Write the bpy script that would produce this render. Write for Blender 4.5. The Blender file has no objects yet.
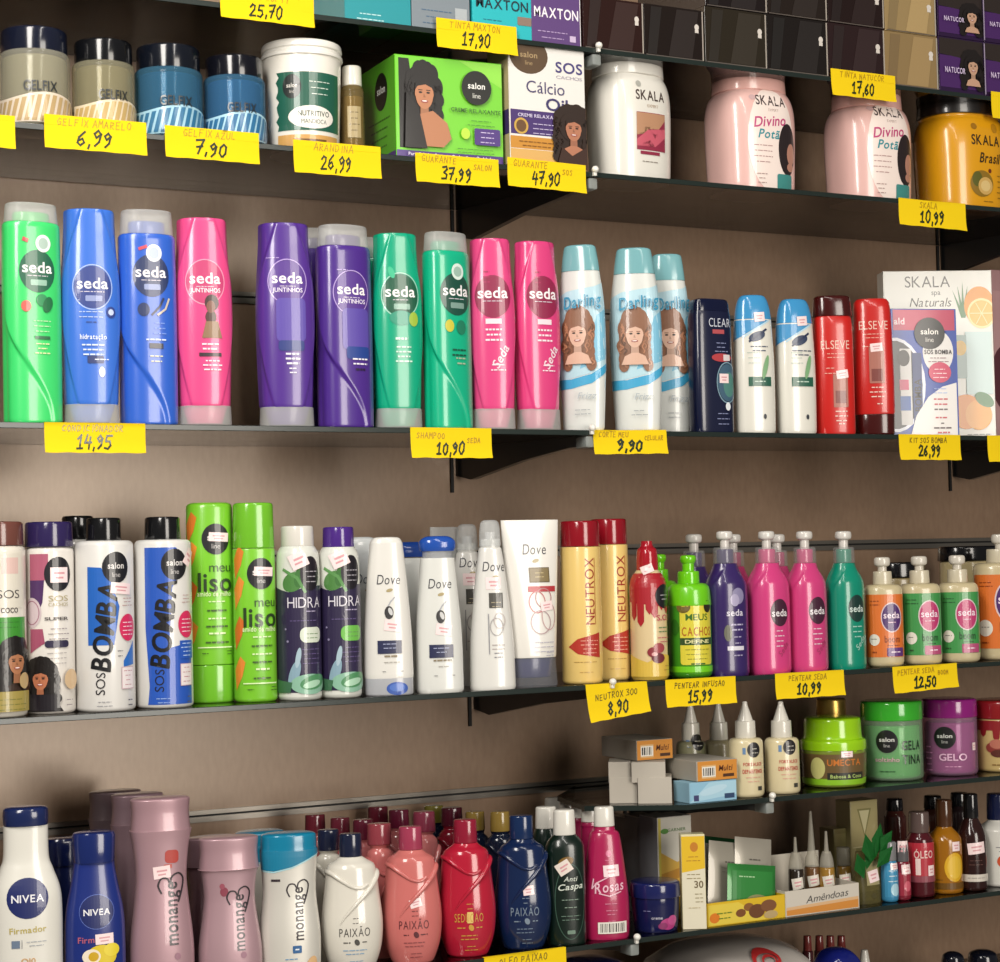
import bpy, bmesh, math, random
from mathutils import Vector, Matrix
random.seed(7)
C = bpy.context.scene.collection
PI = math.pi

# ------------------------------------------------------------------ camera model
F = 1950.0
YF = -0.25                       # front edge of the glass shelves; the wall is Y = 0
CAM = Vector((-1.1, -2.16, 1.30))
_dX = Vector((3640.0, -1.0, F)).normalized()
_c = -(_dX.x * .022 + _dX.y) / _dX.z
_up = -Vector((.022, 1.0, _c)).normalized()
_dY = _up.cross(_dX)
if _dY.z < 0: _dY = -_dY
R3 = Matrix((_dX, _dY, _up))      # rows: world axes in camera (right, down, forward)
def at(px, py, Y):
    """point on the plane Y and metres per photo pixel there"""
    w = R3 @ Vector(((px - 500) / F, (py - 481) / F, 1.0))
    t = (Y - CAM.y) / w.y
    return CAM + w * t, t / F
SH = {'A': 1.889, 'B': 1.744, 'C': 1.446, 'D': 1.1565, 'E': 1.011, 'F': 0.8655, 'G': 0.72}

cd = bpy.data.cameras.new('camera'); cam = bpy.data.objects.new('camera', cd); C.objects.link(cam)
cd.sensor_width = 36; cd.lens = F * 36 / 1000; cd.clip_start = .05
col = [R3 @ Vector(v) for v in ((1, 0, 0), (0, -1, 0), (0, 0, -1))]
m = Matrix((col[0], col[1], col[2])).transposed().to_4x4(); m.translation = CAM
cam.matrix_world = m
bpy.context.scene.camera = cam

# ------------------------------------------------------------------ materials
def lin(h):
    if isinstance(h, (tuple, list)): return tuple(h[:3]) + (1,)
    h = h.lstrip('#'); o = []
    for i in (0, 2, 4):
        v = int(h[i:i + 2], 16) / 255
        o.append(v / 12.92 if v <= .04045 else ((v + .055) / 1.055) ** 2.4)
    return tuple(o) + (1,)
_M = {}
def M(h, kind='pl'):
    key = (h, kind)
    if key in _M: return _M[key]
    mt = bpy.data.materials.new(kind + '_' + str(h)); mt.use_nodes = True
    nt = mt.node_tree; n = nt.nodes; b = n['Principled BSDF']; out = n['Material Output']
    b.inputs['Base Color'].default_value = lin(h)
    rough = {'pl': .28, 'gl': .16, 'mt': .6, 'pr': .38, 'me': .3, 'sa': .36, 'paper': .8}.get(kind, .3)
    b.inputs['Roughness'].default_value = rough
    b.inputs['Specular IOR Level'].default_value = .5 if kind in ('pl', 'gl', 'sa', 'pr') else .3
    if kind in ('pl', 'pr', 'sa'):
        b.inputs['Coat Weight'].default_value = .55; b.inputs['Coat Roughness'].default_value = .07
    if kind == 'gl':
        b.inputs['Coat Weight'].default_value = .4; b.inputs['Coat Roughness'].default_value = .08
    if kind == 'sa':
        b.inputs['Metallic'].default_value = .25
    if kind == 'me':
        b.inputs['Metallic'].default_value = .85
    if kind in ('cl', 'tint', 'frost'):
        # thin clear / tinted / frosted plastic: part see-through, part glossy surface
        tr = n.new('ShaderNodeBsdfTransparent'); tr.inputs[0].default_value = tuple(x ** (.25 if kind != 'tint' else .5) for x in lin(h)[:3]) + (1,)
        mix = n.new('ShaderNodeMixShader')
        mix.inputs[0].default_value = {'cl': .16, 'tint': .25, 'frost': .36}[kind]
        b.inputs['Roughness'].default_value = .12 if kind != 'frost' else .3
        nt.links.new(tr.outputs[0], mix.inputs[1]); nt.links.new(b.outputs[0], mix.inputs[2])
        nt.links.new(mix.outputs[0], out.inputs[0])
    _M[key] = mt
    return mt

def wall_mat():
    mt = bpy.data.materials.new('wall_laminate'); mt.use_nodes = True
    nt = mt.node_tree; n = nt.nodes; b = n['Principled BSDF']; L = nt.links.new
    tc = n.new('ShaderNodeTexCoord')
    mp = n.new('ShaderNodeMapping'); mp.inputs['Scale'].default_value = (40, 1, 14)
    nz = n.new('ShaderNodeTexNoise'); nz.inputs['Scale'].default_value = 4; nz.inputs['Detail'].default_value = 6
    n2 = n.new('ShaderNodeTexNoise'); n2.inputs['Scale'].default_value = 5; n2.inputs['Detail'].default_value = 2
    r1 = n.new('ShaderNodeValToRGB')
    r1.color_ramp.elements[0].position = .3; r1.color_ramp.elements[0].color = lin('8f7560')
    r1.color_ramp.elements[1].position = .7; r1.color_ramp.elements[1].color = lin('9a806a')
    mx = n.new('ShaderNodeMixRGB'); mx.blend_type = 'MULTIPLY'; mx.inputs[0].default_value = .35
    r2 = n.new('ShaderNodeValToRGB')
    r2.color_ramp.elements[0].position = .35; r2.color_ramp.elements[0].color = (.62, .6, .58, 1)
    r2.color_ramp.elements[1].position = .65; r2.color_ramp.elements[1].color = (1, 1, 1, 1)
    L(tc.outputs['Object'], mp.inputs['Vector']); L(mp.outputs[0], nz.inputs['Vector']); L(tc.outputs['Object'], n2.inputs['Vector'])
    L(nz.outputs['Fac'], r1.inputs[0]); L(n2.outputs['Fac'], r2.inputs[0])
    L(r1.outputs[0], mx.inputs[1]); L(r2.outputs[0], mx.inputs[2]); L(mx.outputs[0], b.inputs['Base Color'])
    b.inputs['Roughness'].default_value = .29; b.inputs['Specular IOR Level'].default_value = 1.0; b.inputs['Specular Tint'].default_value = (1, .86, .73, 1)
    return mt
def shelf_mat():
    mt = bpy.data.materials.new('smoked_glass'); mt.use_nodes = True
    nt = mt.node_tree; n = nt.nodes; L = nt.links.new; out = n['Material Output']; n.remove(n['Principled BSDF'])
    tr = n.new('ShaderNodeBsdfTransparent'); tr.inputs[0].default_value = (.6, .58, .55, 1)
    gl = n.new('ShaderNodeBsdfGlossy'); gl.inputs['Roughness'].default_value = .06; gl.inputs[0].default_value = (.9, .9, .9, 1)
    fr = n.new('ShaderNodeFresnel'); fr.inputs['IOR'].default_value = 1.45
    mx = n.new('ShaderNodeMixShader')
    L(fr.outputs[0], mx.inputs[0]); L(tr.outputs[0], mx.inputs[1]); L(gl.outputs[0], mx.inputs[2]); L(mx.outputs[0], out.inputs[0])
    return mt
GLASS = shelf_mat()
def edge_mat():
    mt = bpy.data.materials.new('glass_edge'); mt.use_nodes = True
    b = mt.node_tree.nodes['Principled BSDF']; b.inputs['Base Color'].default_value = lin('222b28')
    b.inputs['Roughness'].default_value = .2
    return mt
EDGE = edge_mat()

# ------------------------------------------------------------------ object helpers
def tag(o, label=None, cat=None, group=None, kind=None):
    if label: o['label'] = label
    if cat: o['category'] = cat
    if group: o['group'] = group
    if kind: o['kind'] = kind
    return o
def empty(name, loc, label, cat, group=None, rz=0):
    o = bpy.data.objects.new(name, None); C.objects.link(o); o.location = loc; o.rotation_euler = (0, 0, rz)
    o.empty_display_size = .02
    return tag(o, label, cat, group)
def obj(name, bm, mats, parent=None, smooth=True, ang=38):
    bm.normal_update()
    if smooth:
        for f in bm.faces: f.smooth = True
        lim = math.radians(ang)
        for e in bm.edges:
            if len(e.link_faces) == 2 and e.calc_face_angle(0) > lim: e.smooth = False
    me = bpy.data.meshes.new(name); bm.to_mesh(me); bm.free()
    for mm in (mats if isinstance(mats, (list, tuple)) else [mats]): me.materials.append(mm)
    o = bpy.data.objects.new(name, me); C.objects.link(o)
    if parent: o.parent = parent
    return o
def bm_box(bm, x0, x1, y0, y1, z0, z1, mi=0, bev=0):
    vs = [bm.verts.new((x, y, z)) for x in (x0, x1) for y in (y0, y1) for z in (z0, z1)]
    fs = [(0, 1, 3, 2), (4, 6, 7, 5), (0, 4, 5, 1), (2, 3, 7, 6), (0, 2, 6, 4), (1, 5, 7, 3)]
    fc = [bm.faces.new([vs[i] for i in f]) for f in fs]
    for f in fc: f.material_index = mi
    if bev:
        ed = list({e for f in fc for e in f.edges})
        r = bmesh.ops.bevel(bm, geom=ed, offset=bev, segments=2, affect='EDGES', profile=.5)
        for f in r['faces']: f.material_index = mi
    return bm
def bm_sphere(bm, c, r, sz=1):
    r_ = bmesh.ops.create_uvsphere(bm, u_segments=20, v_segments=12, radius=r)
    for v in r_['verts']: v.co = Vector((v.co.x, v.co.y, v.co.z * sz)) + Vector(c)

# ------------------------------------------------------------------ lettering
CH = "ABCDEFGHIJKLMNOPQRSTUVWXYZabcdefghijklmnopqrstuvwxyz0123456789.,&+%ÃÉÇÁÂÊÍÓÚãéçáâêíóú-!/"
GLY = {}
def load_glyphs():
    tmp = []
    for bold in (0, 1):
        for ch in CH:
            c = bpy.data.curves.new('g', 'FONT'); c.body = ch; c.size = 1; c.resolution_u = 4
            c.offset = .016 if bold else -.003
            o = bpy.data.objects.new('g', c); C.objects.link(o); tmp.append((bold, ch, o))
    dg = bpy.context.evaluated_depsgraph_get()
    for bold, ch, o in tmp:
        me = o.evaluated_get(dg).to_mesh()
        vs = [v.co.copy() for v in me.vertices]; fs = [tuple(p.vertices) for p in me.polygons]
        if vs:
            x0 = min(v.x for v in vs); x1 = max(v.x for v in vs)
            GLY[bold, ch] = ([(v.x - x0, v.y) for v in vs], fs, x1 - x0)
        o.evaluated_get(dg).to_mesh_clear()
    for bold, ch, o in tmp:
        c = o.data; bpy.data.objects.remove(o); bpy.data.curves.remove(c)
load_glyphs()
def text_polys(s, size, bold=0, gap=.085, xs=1.0, shear=0, jit=0):
    out = []; x = 0
    for ch in s:
        if ch == ' ': x += .3 * xs; continue
        g = GLY.get((bold, ch))
        if not g: continue
        vs, fs, w = g
        dy = random.uniform(-jit, jit); 
        for f in fs: out.append([(size * (x + (vs[i][0] + shear * vs[i][1]) * xs), size * (vs[i][1] + dy)) for i in f])
        x += w * xs + gap
    return out, size * max(0, x - gap)

# a small pen alphabet for the hand-written price tags (strokes on a 4 x 6 grid)
PEN = {
 '0': [[(1.4,0),(.3,1.6),(.5,4.4),(2,6),(3.4,4.8),(3.4,1.6),(2.2,0),(1.4,0)]], '1': [[(.6,4.4),(2.2,6),(2,0)],[(.6,0),(3.4,.1)]],
 '2': [[(.2,4.6),(1.4,6),(3.1,5.4),(3,3.6),(.2,.1),(3.8,.3)]], '3': [[(.3,5.6),(2.6,6),(3.2,4.8),(1.4,3.2),(3.4,2.2),(3,.4),(.2,.2)]],
 '4': [[(1.2,6),(.2,2.4),(3.8,2.6)],[(3,5),(2.6,-.4)]], '5': [[(3.6,6),(.8,5.8),(.5,3.4),(2.8,3.4),(3.4,1.6),(2,0),(.2,.4)]],
 '6': [[(3,6),(.8,3.6),(.4,1.2),(1.8,0),(3.4,1.4),(2.4,3),(.6,2)]], '7': [[(.2,5.6),(3.6,6),(1.6,0)],[(.8,2.8),(3.2,3.2)]],
 '8': [[(2,3.2),(.6,4.6),(2,6),(3.2,4.6),(.6,1.6),(1.8,0),(3.4,1.4),(2,3.2)]], '9': [[(3.4,4.4),(2,6),(.5,4.6),(1.6,3),(3.4,4.6),(3,1.4),(1.4,-.4)]],
 ',': [[(1,.6),(.6,-1)]], '.': [[(.8,.4),(1.1,0)]], ' ': [],
 'A': [[(0,0),(1.8,6),(3.6,0)],[(.8,2.2),(3,2.4)]], 'B': [[(.4,0),(.4,6),(2.8,5.4),(2.4,3.4),(.5,3.2),(3.2,2.2),(2.8,.2),(.4,0)]],
 'C': [[(3.4,5.2),(1.8,6),(.4,3.4),(1.2,.4),(3.4,.6)]], 'D': [[(.4,0),(.4,6),(2.6,5.2),(3.4,3),(2.4,.6),(.4,0)]],
 'E': [[(3.2,6),(.5,5.8),(.5,0),(3.2,.2)],[(.5,3),(2.6,3.2)]], 'F': [[(3.4,6),(.6,5.8),(.5,0)],[(.5,3.2),(2.6,3.3)]],
 'G': [[(3.4,5.2),(1.8,6),(.4,3.2),(1.4,.2),(3.4,.6),(3.4,2.6),(2,2.6)]], 'H': [[(.4,6),(.4,0)],[(3.4,6),(3.4,0)],[(.4,3),(3.4,3)]],
 'I': [[(1.8,6),(1.8,0)]], 'J': [[(2.8,6),(2.8,1),(1.4,0),(.4,1)]], 'K': [[(.4,6),(.4,0)],[(3.2,6),(.5,2.8),(3.4,0)]],
 'L': [[(.5,6),(.5,.1),(3.2,.2)]], 'M': [[(.1,0),(.6,6),(2,2.6),(3.3,6),(3.9,0)]], 'N': [[(.4,0),(.5,6),(3.2,.2),(3.4,6)]],
 'O': [[(1.8,0),(.3,2),(.8,5.2),(2.2,6),(3.5,4),(3,.8),(1.8,0)]], 'P': [[(.4,0),(.5,6),(3,5.6),(3,3.4),(.5,3)]],
 'Q': [[(1.8,0),(.3,2),(.8,5.2),(2.2,6),(3.5,4),(3,.8),(1.8,0)],[(2.2,1.6),(3.8,-.4)]], 'R': [[(.4,0),(.5,6),(3,5.6),(2.8,3.6),(.5,3),(3.4,0)]],
 'S': [[(3.3,5.4),(1.8,6),(.6,4.8),(3,2.2),(2.4,.2),(.3,.6)]], 'T': [[(.1,5.8),(3.8,6)],[(2,6),(1.9,0)]],
 'U': [[(.4,6),(.4,1.2),(1.8,0),(3.3,1.2),(3.4,6)]], 'V': [[(.2,6),(1.8,0),(3.5,6)]], 'W': [[(.1,6),(.9,0),(2,4),(3,0),(3.9,6)]],
 'X': [[(.3,6),(3.4,0)],[(3.3,6),(.3,0)]], 'Y': [[(.2,6),(1.9,3),(3.5,6)],[(1.9,3),(1.8,0)]], 'Z': [[(.3,5.8),(3.4,6),(.2,0),(3.6,.2)]]}
def pen_polys(s, size, wid, slant=.12):
    """ribbon quads of hand-drawn strokes; size = cap height"""
    k = size / 6; out = []; x = 0
    for ch in s:
        dy = random.uniform(-.4, .4); sc = random.uniform(.9, 1.08)
        for st in PEN.get(ch, []):
            pts = [((x + (p[0] + slant * p[1]) * sc) * k, (p[1] * sc + dy) * k) for p in st]
            for (ax, ay), (bx, by) in zip(pts, pts[1:]):
                dx, dy_ = bx - ax, by - ay; l = math.hypot(dx, dy_) or 1e-9
                ux, uy = dx / l * wid * .5, dy_ / l * wid * .5
                out.append([(ax - ux - uy, ay - uy + ux), (ax - ux + uy, ay - uy - ux), (bx + ux + uy, by + uy - ux), (bx + ux - uy, by + uy + ux)])
        x += {',': 2.2, '.': 2.0, ' ': 2.6, 'I': 3.4}.get(ch, 4.9)
    return out, x * k

# ------------------------------------------------------------------ label art: list of flat shapes -> polygons with a colour
def ell(x, y, rx, ry, n=26, a0=0, a1=2 * PI): return [(x + rx * math.cos(a0 + (a1 - a0) * i / n), y + ry * math.sin(a0 + (a1 - a0) * i / n)) for i in range(n if a1 - a0 > 6.2 else n + 1)]
def rot_pts(pts, a, cx, cy):
    c, s = math.cos(a), math.sin(a)
    return [(cx + (x - cx) * c - (y - cy) * s, cy + (x - cx) * s + (y - cy) * c) for x, y in pts]
def rrect(x, y, w, h, r):
    r = min(r, w / 2 - 1e-6, h / 2 - 1e-6); o = []
    for cx, cy, a in ((x + w / 2 - r, y + h / 2 - r, 0), (x - w / 2 + r, y + h / 2 - r, PI / 2), (x - w / 2 + r, y - h / 2 + r, PI), (x + w / 2 - r, y - h / 2 + r, 1.5 * PI)):
        for i in range(5): o.append((cx + r * math.cos(a + i * PI / 8), cy + r * math.sin(a + i * PI / 8)))
    return o
# constructors (all in photo pixels; x from the axis, y above the base)
def r_(x, y, w, h, c, r=0, rot=0):
    p = rrect(x, y, w, h, r) if r else [(x - w / 2, y - h / 2), (x + w / 2, y - h / 2), (x + w / 2, y + h / 2), (x - w / 2, y + h / 2)]
    return [(c, [rot_pts(p, math.radians(rot), x, y) if rot else p])]
def e_(x, y, rx, ry, c, rot=0):
    p = ell(x, y, rx, ry); return [(c, [rot_pts(p, math.radians(rot), x, y) if rot else p])]
def ring_(x, y, rx, ry, w, c):
    a = ell(x, y, rx, ry, 36); b = ell(x, y, rx - w, ry - w, 36)
    return [(c, [[a[i], a[(i + 1) % 36], b[(i + 1) % 36], b[i]] for i in range(36)])]
def p_(pts, c): return [(c, [list(pts)])]
def t_(s, x, y, size, c, rot=0, bold=1, shear=0, xs=1.0, align='c', gap=.085, w=None, jit=0):
    if w:                                            # fit to a width
        _, w0 = text_polys(s, size, bold, gap, 1, shear); _, w1 = text_polys(s, size, bold, 0, 1, shear)
        g = (w0 - w1); xs = max(.3, (w - g) / max(1e-6, w1))
    pl, W = text_polys(s, size, bold, gap, xs, shear, jit)
    ox = {'c': -W / 2, 'l': 0, 'r': -W}[align]; oy = -size * .36
    pl = [[(x + px + ox, y + py + oy) for px, py in q] for q in pl]
    if rot: pl = [rot_pts(q, math.radians(rot), x, y) for q in pl]
    return [(c, pl)]
def l_(x, y, w, n, dy, c, h=1.1, align='c'):
    h *= .72
    """rows of print too small to read"""
    q = []
    for i in range(n):
        ww = w * random.uniform(.6, 1); yy = y - i * dy; xx = x - (w - ww) / 2 * (1 if align == 'l' else 0); k = 0; x0 = xx - ww / 2
        while k < ww:
            g = min(random.uniform(2, 6), ww - k)
            q.append([(x0 + k, yy - h / 2), (x0 + k + g, yy - h / 2), (x0 + k + g, yy + h / 2), (x0 + k, yy + h / 2)]); k += g + .9
    return [(c, q)]
def stroke_(pts, w, c):
    q = []
    for (ax, ay), (bx, by) in zip(pts, pts[1:]):
        dx, dy = bx - ax, by - ay; l = math.hypot(dx, dy) or 1e-9; nx, ny = -dy / l * w / 2, dx / l * w / 2; ex, ey = dx / l * w * .3, dy / l * w * .3
        q.append([(ax - ex + nx, ay - ey + ny), (ax - ex - nx, ay - ey - ny), (bx + ex - nx, by + ey - ny), (bx + ex + nx, by + ey + ny)])
    return [(c, q)]
def barcode_(x, y, w, h, rot=0):
    o = r_(x, y, w, h, 'e8e4da', rot=rot); q = []; k = -w / 2 + w * .08
    while k < w * .42:
        g = random.choice((.5, .9, 1.3)); p = [(x + k, y - h * .38), (x + k + g, y - h * .38), (x + k + g, y + h * .38), (x + k, y + h * .38)]
        q.append(rot_pts(p, math.radians(rot), x, y) if rot else p); k += g + random.choice((.7, 1.1))
    return o + [('2a2628', q)]
def sticker_(x, y, w, h, rot=0, c='f3dcdc'):
    o = r_(x, y, w, h, c, rot=rot); a = math.radians(rot)
    return o + r_(x, y + h * .12, w * .6, h * .14, 'd49aa0', rot=rot) + r_(x, y - h * .18, w * .45, h * .12, 'd49aa0', rot=rot)
def woman_(x, y, h, hair='1c1412', skin='b98060', top=None, curly=True, wide=1.0):
    """a plain printed portrait of a smiling woman, about h tall, centred on the face"""
    R = random.Random(int(x * 7 + y * 3 + h)); f = h * .165; o = []
    def tone(c, k): return ''.join('%02x' % max(0, min(255, int(int(c[i:i + 2], 16) * k))) for i in (0, 2, 4))
    if top: o += p_([(x - f * 2.4, y - h * .58), (x - f * 1.3, y - f * 1.9), (x + f * 1.3, y - f * 1.9), (x + f * 2.4, y - h * .58)], top)
    for i in range(15):
        a = -.8 + (PI + 1.6) * i / 14; rr = f * (1.5 if curly else 1.25) * R.uniform(.9, 1.1)
        o += e_(x + rr * wide * .85 * math.cos(a), y + f * .3 + rr * math.sin(a) * (1 if math.sin(a) > 0 else 1.5), f * .7 * wide, f * .8, hair)
    for sx in (-1, 1):
        for k in range(5): o += e_(x + sx * f * (1.3 + R.uniform(-.12, .22)) * wide, y - f * (.3 + .58 * k), f * .62 * wide * R.uniform(.85, 1.1), f * .6, hair)
    o += e_(x, y + f * .3, f * 1.35, f * 1.45, hair)
    for i in range(18):                                  # wavy strands in a second tone
        sx = R.choice((-1, 1)); xx = x + sx * f * R.uniform(.95, 1.8) * wide; yy = y - f * R.uniform(-.9, 2.4); b = R.uniform(.08, .16) * f; ln = R.uniform(.5, .9) * f
        o += stroke_([(xx + b * math.sin(q * 1.3 + i), yy + ln * (.5 - q / 5)) for q in range(6)], f * .12, tone(hair, R.choice((1.3, 1.18, .75))))
    o += p_([(x - f * .36, y - f * 1.9), (x + f * .36, y - f * 1.9), (x + f * .32, y - f * .6), (x - f * .32, y - f * .6)], tone(skin, .88))
    if not top: o += p_([(x - f * 1.2, y - f * 2.6), (x - f * .9, y - f * 1.85), (x - f * .3, y - f * 1.55), (x + f * .3, y - f * 1.55), (x + f * .9, y - f * 1.85), (x + f * 1.2, y - f * 2.6)], skin)
    o += p_([(x + f * .78 * math.cos(t) * (1 if math.sin(t) > -.2 else .93), y + f * 1.08 * math.sin(t)) for t in [k * PI / 14 for k in range(28)]], skin)
    o += p_([(x - f * .8, y + f * .25), (x - f * .55, y + f * .62), (x + f * .1, y + f * .78), (x + f * .62, y + f * .55), (x + f * .8, y + f * .2), (x + f * .72, y + f * .85), (x, y + f * 1.2), (x - f * .72, y + f * .85)], hair)
    for sx in (-1, 1):
        o += e_(x + sx * f * .32, y + f * .16, f * .15, f * .075, '20140f'); o += r_(x + sx * f * .33, y + f * .34, f * .34, f * .06, tone(hair, .9))
    o += p_([(x - f * .04, y + f * .1), (x + f * .1, y - f * .2), (x - f * .1, y - f * .2)], tone(skin, .84))
    o += e_(x, y - f * .5, f * .3, f * .11, '9c4446') + e_(x, y - f * .48, f * .22, f * .05, 'f0e6de')
    return o

class Surf:
    """a lofted body: rows of (z, a, b, n) in metres with an optional shaping function (t, phi) -> scale"""
    def __init__(s, rows, mod=None, ox=0, oy=0): s.rows = rows; s.mod = mod; s.cache = {}; s.ox = ox; s.oy = oy
    def row(s, z):
        R = s.rows
        if z <= R[0][0]: return R[0]
        for p, q in zip(R, R[1:]):
            if z <= q[0]:
                k = (z - p[0]) / max(1e-9, q[0] - p[0]); return tuple(p[i] + (q[i] - p[i]) * k for i in range(4))
        return R[-1]
    def pt(s, z, ph, row=None):
        _, a, b, n = row or s.row(z)
        sp, cp = math.sin(ph), math.cos(ph)
        k = (abs(sp) ** n + abs(cp) ** n) ** (-1 / n)
        if s.mod:
            z0, z1 = s.rows[0][0], s.rows[-1][0]; k *= s.mod((z - z0) / (z1 - z0), ph)
        return Vector((s.ox + a * k * sp, s.oy - b * k * cp, z))
    def tab(s, z):
        key = round(z * 1000)
        if key not in s.cache:
            N = 48; L = [0.0]; p = s.pt(z, 0)
            for i in range(1, N + 1):
                q = s.pt(z, PI * i / N); L.append(L[-1] + (q - p).length); p = q
            s.cache[key] = L
        return s.cache[key]
    def wrap(s, u, z, off):
        L = s.tab(z); au = min(abs(u), L[-1] * .999); i = 0
        while L[i + 1] < au: i += 1
        ph = PI * (i + (au - L[i]) / max(1e-9, L[i + 1] - L[i])) / 48; ph = ph if u >= 0 else -ph
        p = s.pt(z, ph); e = .02; t = s.pt(z, ph + e) - s.pt(z, ph - e); nrm = Vector((t.y, -t.x, 0))
        nrm = nrm.normalized() if nrm.length > 1e-9 else Vector((0, -1, 0))
        return p + nrm * off
    def mesh(s, segs=56):
        bm = bmesh.new(); rings = []
        for row in s.rows: rings.append([bm.verts.new(s.pt(row[0], 2 * PI * i / segs, row)) for i in range(segs)])
        for A, B in zip(rings, rings[1:]):
            for i in range(segs): bm.faces.new((A[i], A[(i + 1) % segs], B[(i + 1) % segs], B[i]))
        bm.faces.new(rings[0][::-1]); bm.faces.new(rings[-1])
        return bm

def art_mesh(art, mapf, s, step=None, ystep=None):
    """flat art (px) -> one mesh; mapf(u, v, offset) in metres gives the place on the surface"""
    cols = []; bm = bmesh.new(); lay = bm.faces.layers.int.new('k'); k = 0
    for c, polys in art:
        k += 1
        if c not in cols: cols.append(c)
        mi = cols.index(c)
        for q in polys:
            try: f = bm.faces.new([bm.verts.new((x, y, 0)) for x, y in q])
            except ValueError: continue
            f.material_index = mi; f[lay] = k
    bmesh.ops.triangulate(bm, faces=[f for f in bm.faces if len(f.verts) > 4])
    xs = [v.co.x for v in bm.verts]; ys = [v.co.y for v in bm.verts]
    for axis, st, lo, hi in ((0, step, min(xs), max(xs)), (1, ystep, min(ys), max(ys))):
        if not st: continue
        x = math.floor(lo / st) * st + st
        while x < hi:
            co = [0, 0, 0]; co[axis] = x; no = [0, 0, 0]; no[axis] = 1
            bmesh.ops.bisect_plane(bm, geom=bm.verts[:] + bm.edges[:] + bm.faces[:], plane_co=co, plane_no=no, dist=1e-5); x += st
    kk = {}
    for f in bm.faces:
        for v in f.verts: kk[v] = f[lay]
    for v in bm.verts: v.co = mapf(v.co.x * s, v.co.y * s, .0003 + .00006 * kk.get(v, 1))
    bmesh.ops.recalc_face_normals(bm, faces=bm.faces[:])
    return bm, [M(c, 'pr') if isinstance(c, str) else c for c in cols]

def clip_art(art, x0, x1, y0, y1):
    def cl(q, ax, lim, sg):
        o = []
        for a, b in zip(q, q[1:] + q[:1]):
            ia = (a[ax] - lim) * sg >= 0; ib = (b[ax] - lim) * sg >= 0
            if ia: o.append(a)
            if ia != ib:
                t = (lim - a[ax]) / (b[ax] - a[ax]); o.append((a[0] + (b[0] - a[0]) * t, a[1] + (b[1] - a[1]) * t))
        return o
    out = []
    for c, pl in art:
        r = []
        for q in pl:
            q = list(q)
            for ax, lim, sg in ((0, x0, 1), (0, x1, -1), (1, y0, 1), (1, y1, -1)):
                if q: q = cl(q, ax, lim, sg)
            if len(q) > 2: r.append(q)
        if r: out.append((c, r))
    return out
def cr(pts, n=5):
    """Catmull-Rom resample of profile points"""
    P = [pts[0]] + list(pts) + [pts[-1]]; o = []
    for i in range(1, len(P) - 2):
        p0, p1, p2, p3 = P[i - 1], P[i], P[i + 1], P[i + 2]
        for j in range(n):
            t = j / n; o.append(tuple(.5 * (2 * b + (c - a) * t + (2 * a - 5 * b + 4 * c - d) * t * t + (3 * b - a - 3 * c + d) * t ** 3) for a, b, c, d in zip(p0, p1, p2, p3)))
    return o + [tuple(pts[-1])]
def cyl(y0, y1, w0, w1=None, rb=2, rt=2):
    w1 = w0 if w1 is None else w1; o = []
    for i in range(4):
        a = PI / 2 * i / 3; o.append((y0 + rb * (1 - math.cos(a)), w0 - rb * (1 - math.sin(a))))
    for i in range(4):
        a = PI / 2 * (1 - i / 3); o.append((y1 - rt * (1 - math.cos(a)), w1 - rt * (1 - math.sin(a))))
    return o

class B:
    """one product standing on a shelf; every size is in photo pixels at its own distance"""
    def __init__(s, name, label, cat, shelf, px, yb, hw, k=1, inset=.006, rz=None, face=None, group=None, y_c=None, H=None):
        s.k = k
        P, sc = at(px, yb, YF + inset)
        hd = hw * k * sc
        Y = (YF + inset + hd) if y_c is None else y_c
        P, sc = at(px, yb, Y)
        d = Vector((CAM.x - P.x, CAM.y - P.y)); gam = math.atan2(d.x, -d.y)
        if face is not None: rho = gam + math.asin(max(-.95, min(.95, face / hw)))
        else: rho = math.radians(rz or 0)
        s.psi = rho - gam; s.s = sc; s.kz = 1
        if H: s.kz = (at(px, yb - H, Y)[0].z - SH[shelf]) / (H * sc)
        s.root = empty(name, (P.x, Y, SH[shelf]), label, cat, group, rho)
        s.surf = {}; s.ob = {}
    def part(s, name, rows, mat, k=None, n=2.0, mod=None, segs=56, parent=None, x=0, y=0, label=None):
        k = s.k if k is None else k; q = math.sqrt(math.cos(s.psi) ** 2 + k * k * math.sin(s.psi) ** 2) if k != 1 else 1
        rr = []
        for row in rows:
            kk = row[2] if len(row) > 2 else k; nn = row[3] if len(row) > 3 else n
            qq = max(abs(sp * f * math.cos(s.psi) + cp * f * kk * math.sin(s.psi)) for sp, cp, f in [(math.sin(t), math.cos(t), (abs(math.sin(t)) ** nn + abs(math.cos(t)) ** nn) ** (-1 / nn)) for t in [i * PI / 24 for i in range(48)]])
            a = max(.05, row[1]) / qq * s.s; rr.append((row[0] * s.s * s.kz, a, a * kk, nn))
        S = Surf(rr, mod, x * s.s, y * s.s); s.surf[name] = S
        o = obj(name, S.mesh(segs), mat, parent or s.root)
        if label: o['label'] = label
        s.ob[name] = o
        return o
    def label(s, art, on='body', name='label', dx=0, step=3.0, ystep=6.0, parent=None):
        S = s.surf[on if on in s.surf else next(iter(s.surf))]
        if not art: return None
        if dx: art = [(c, [[(x + dx, y) for x, y in q] for q in pl]) for c, pl in art]
        bm, mats = art_mesh(art, lambda u, v, o: S.wrap(u, v * s.kz, o), s.s, step, ystep)
        return obj(name, bm, mats, parent or s.ob[on if on in s.ob else next(iter(s.ob))], smooth=False)

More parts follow.
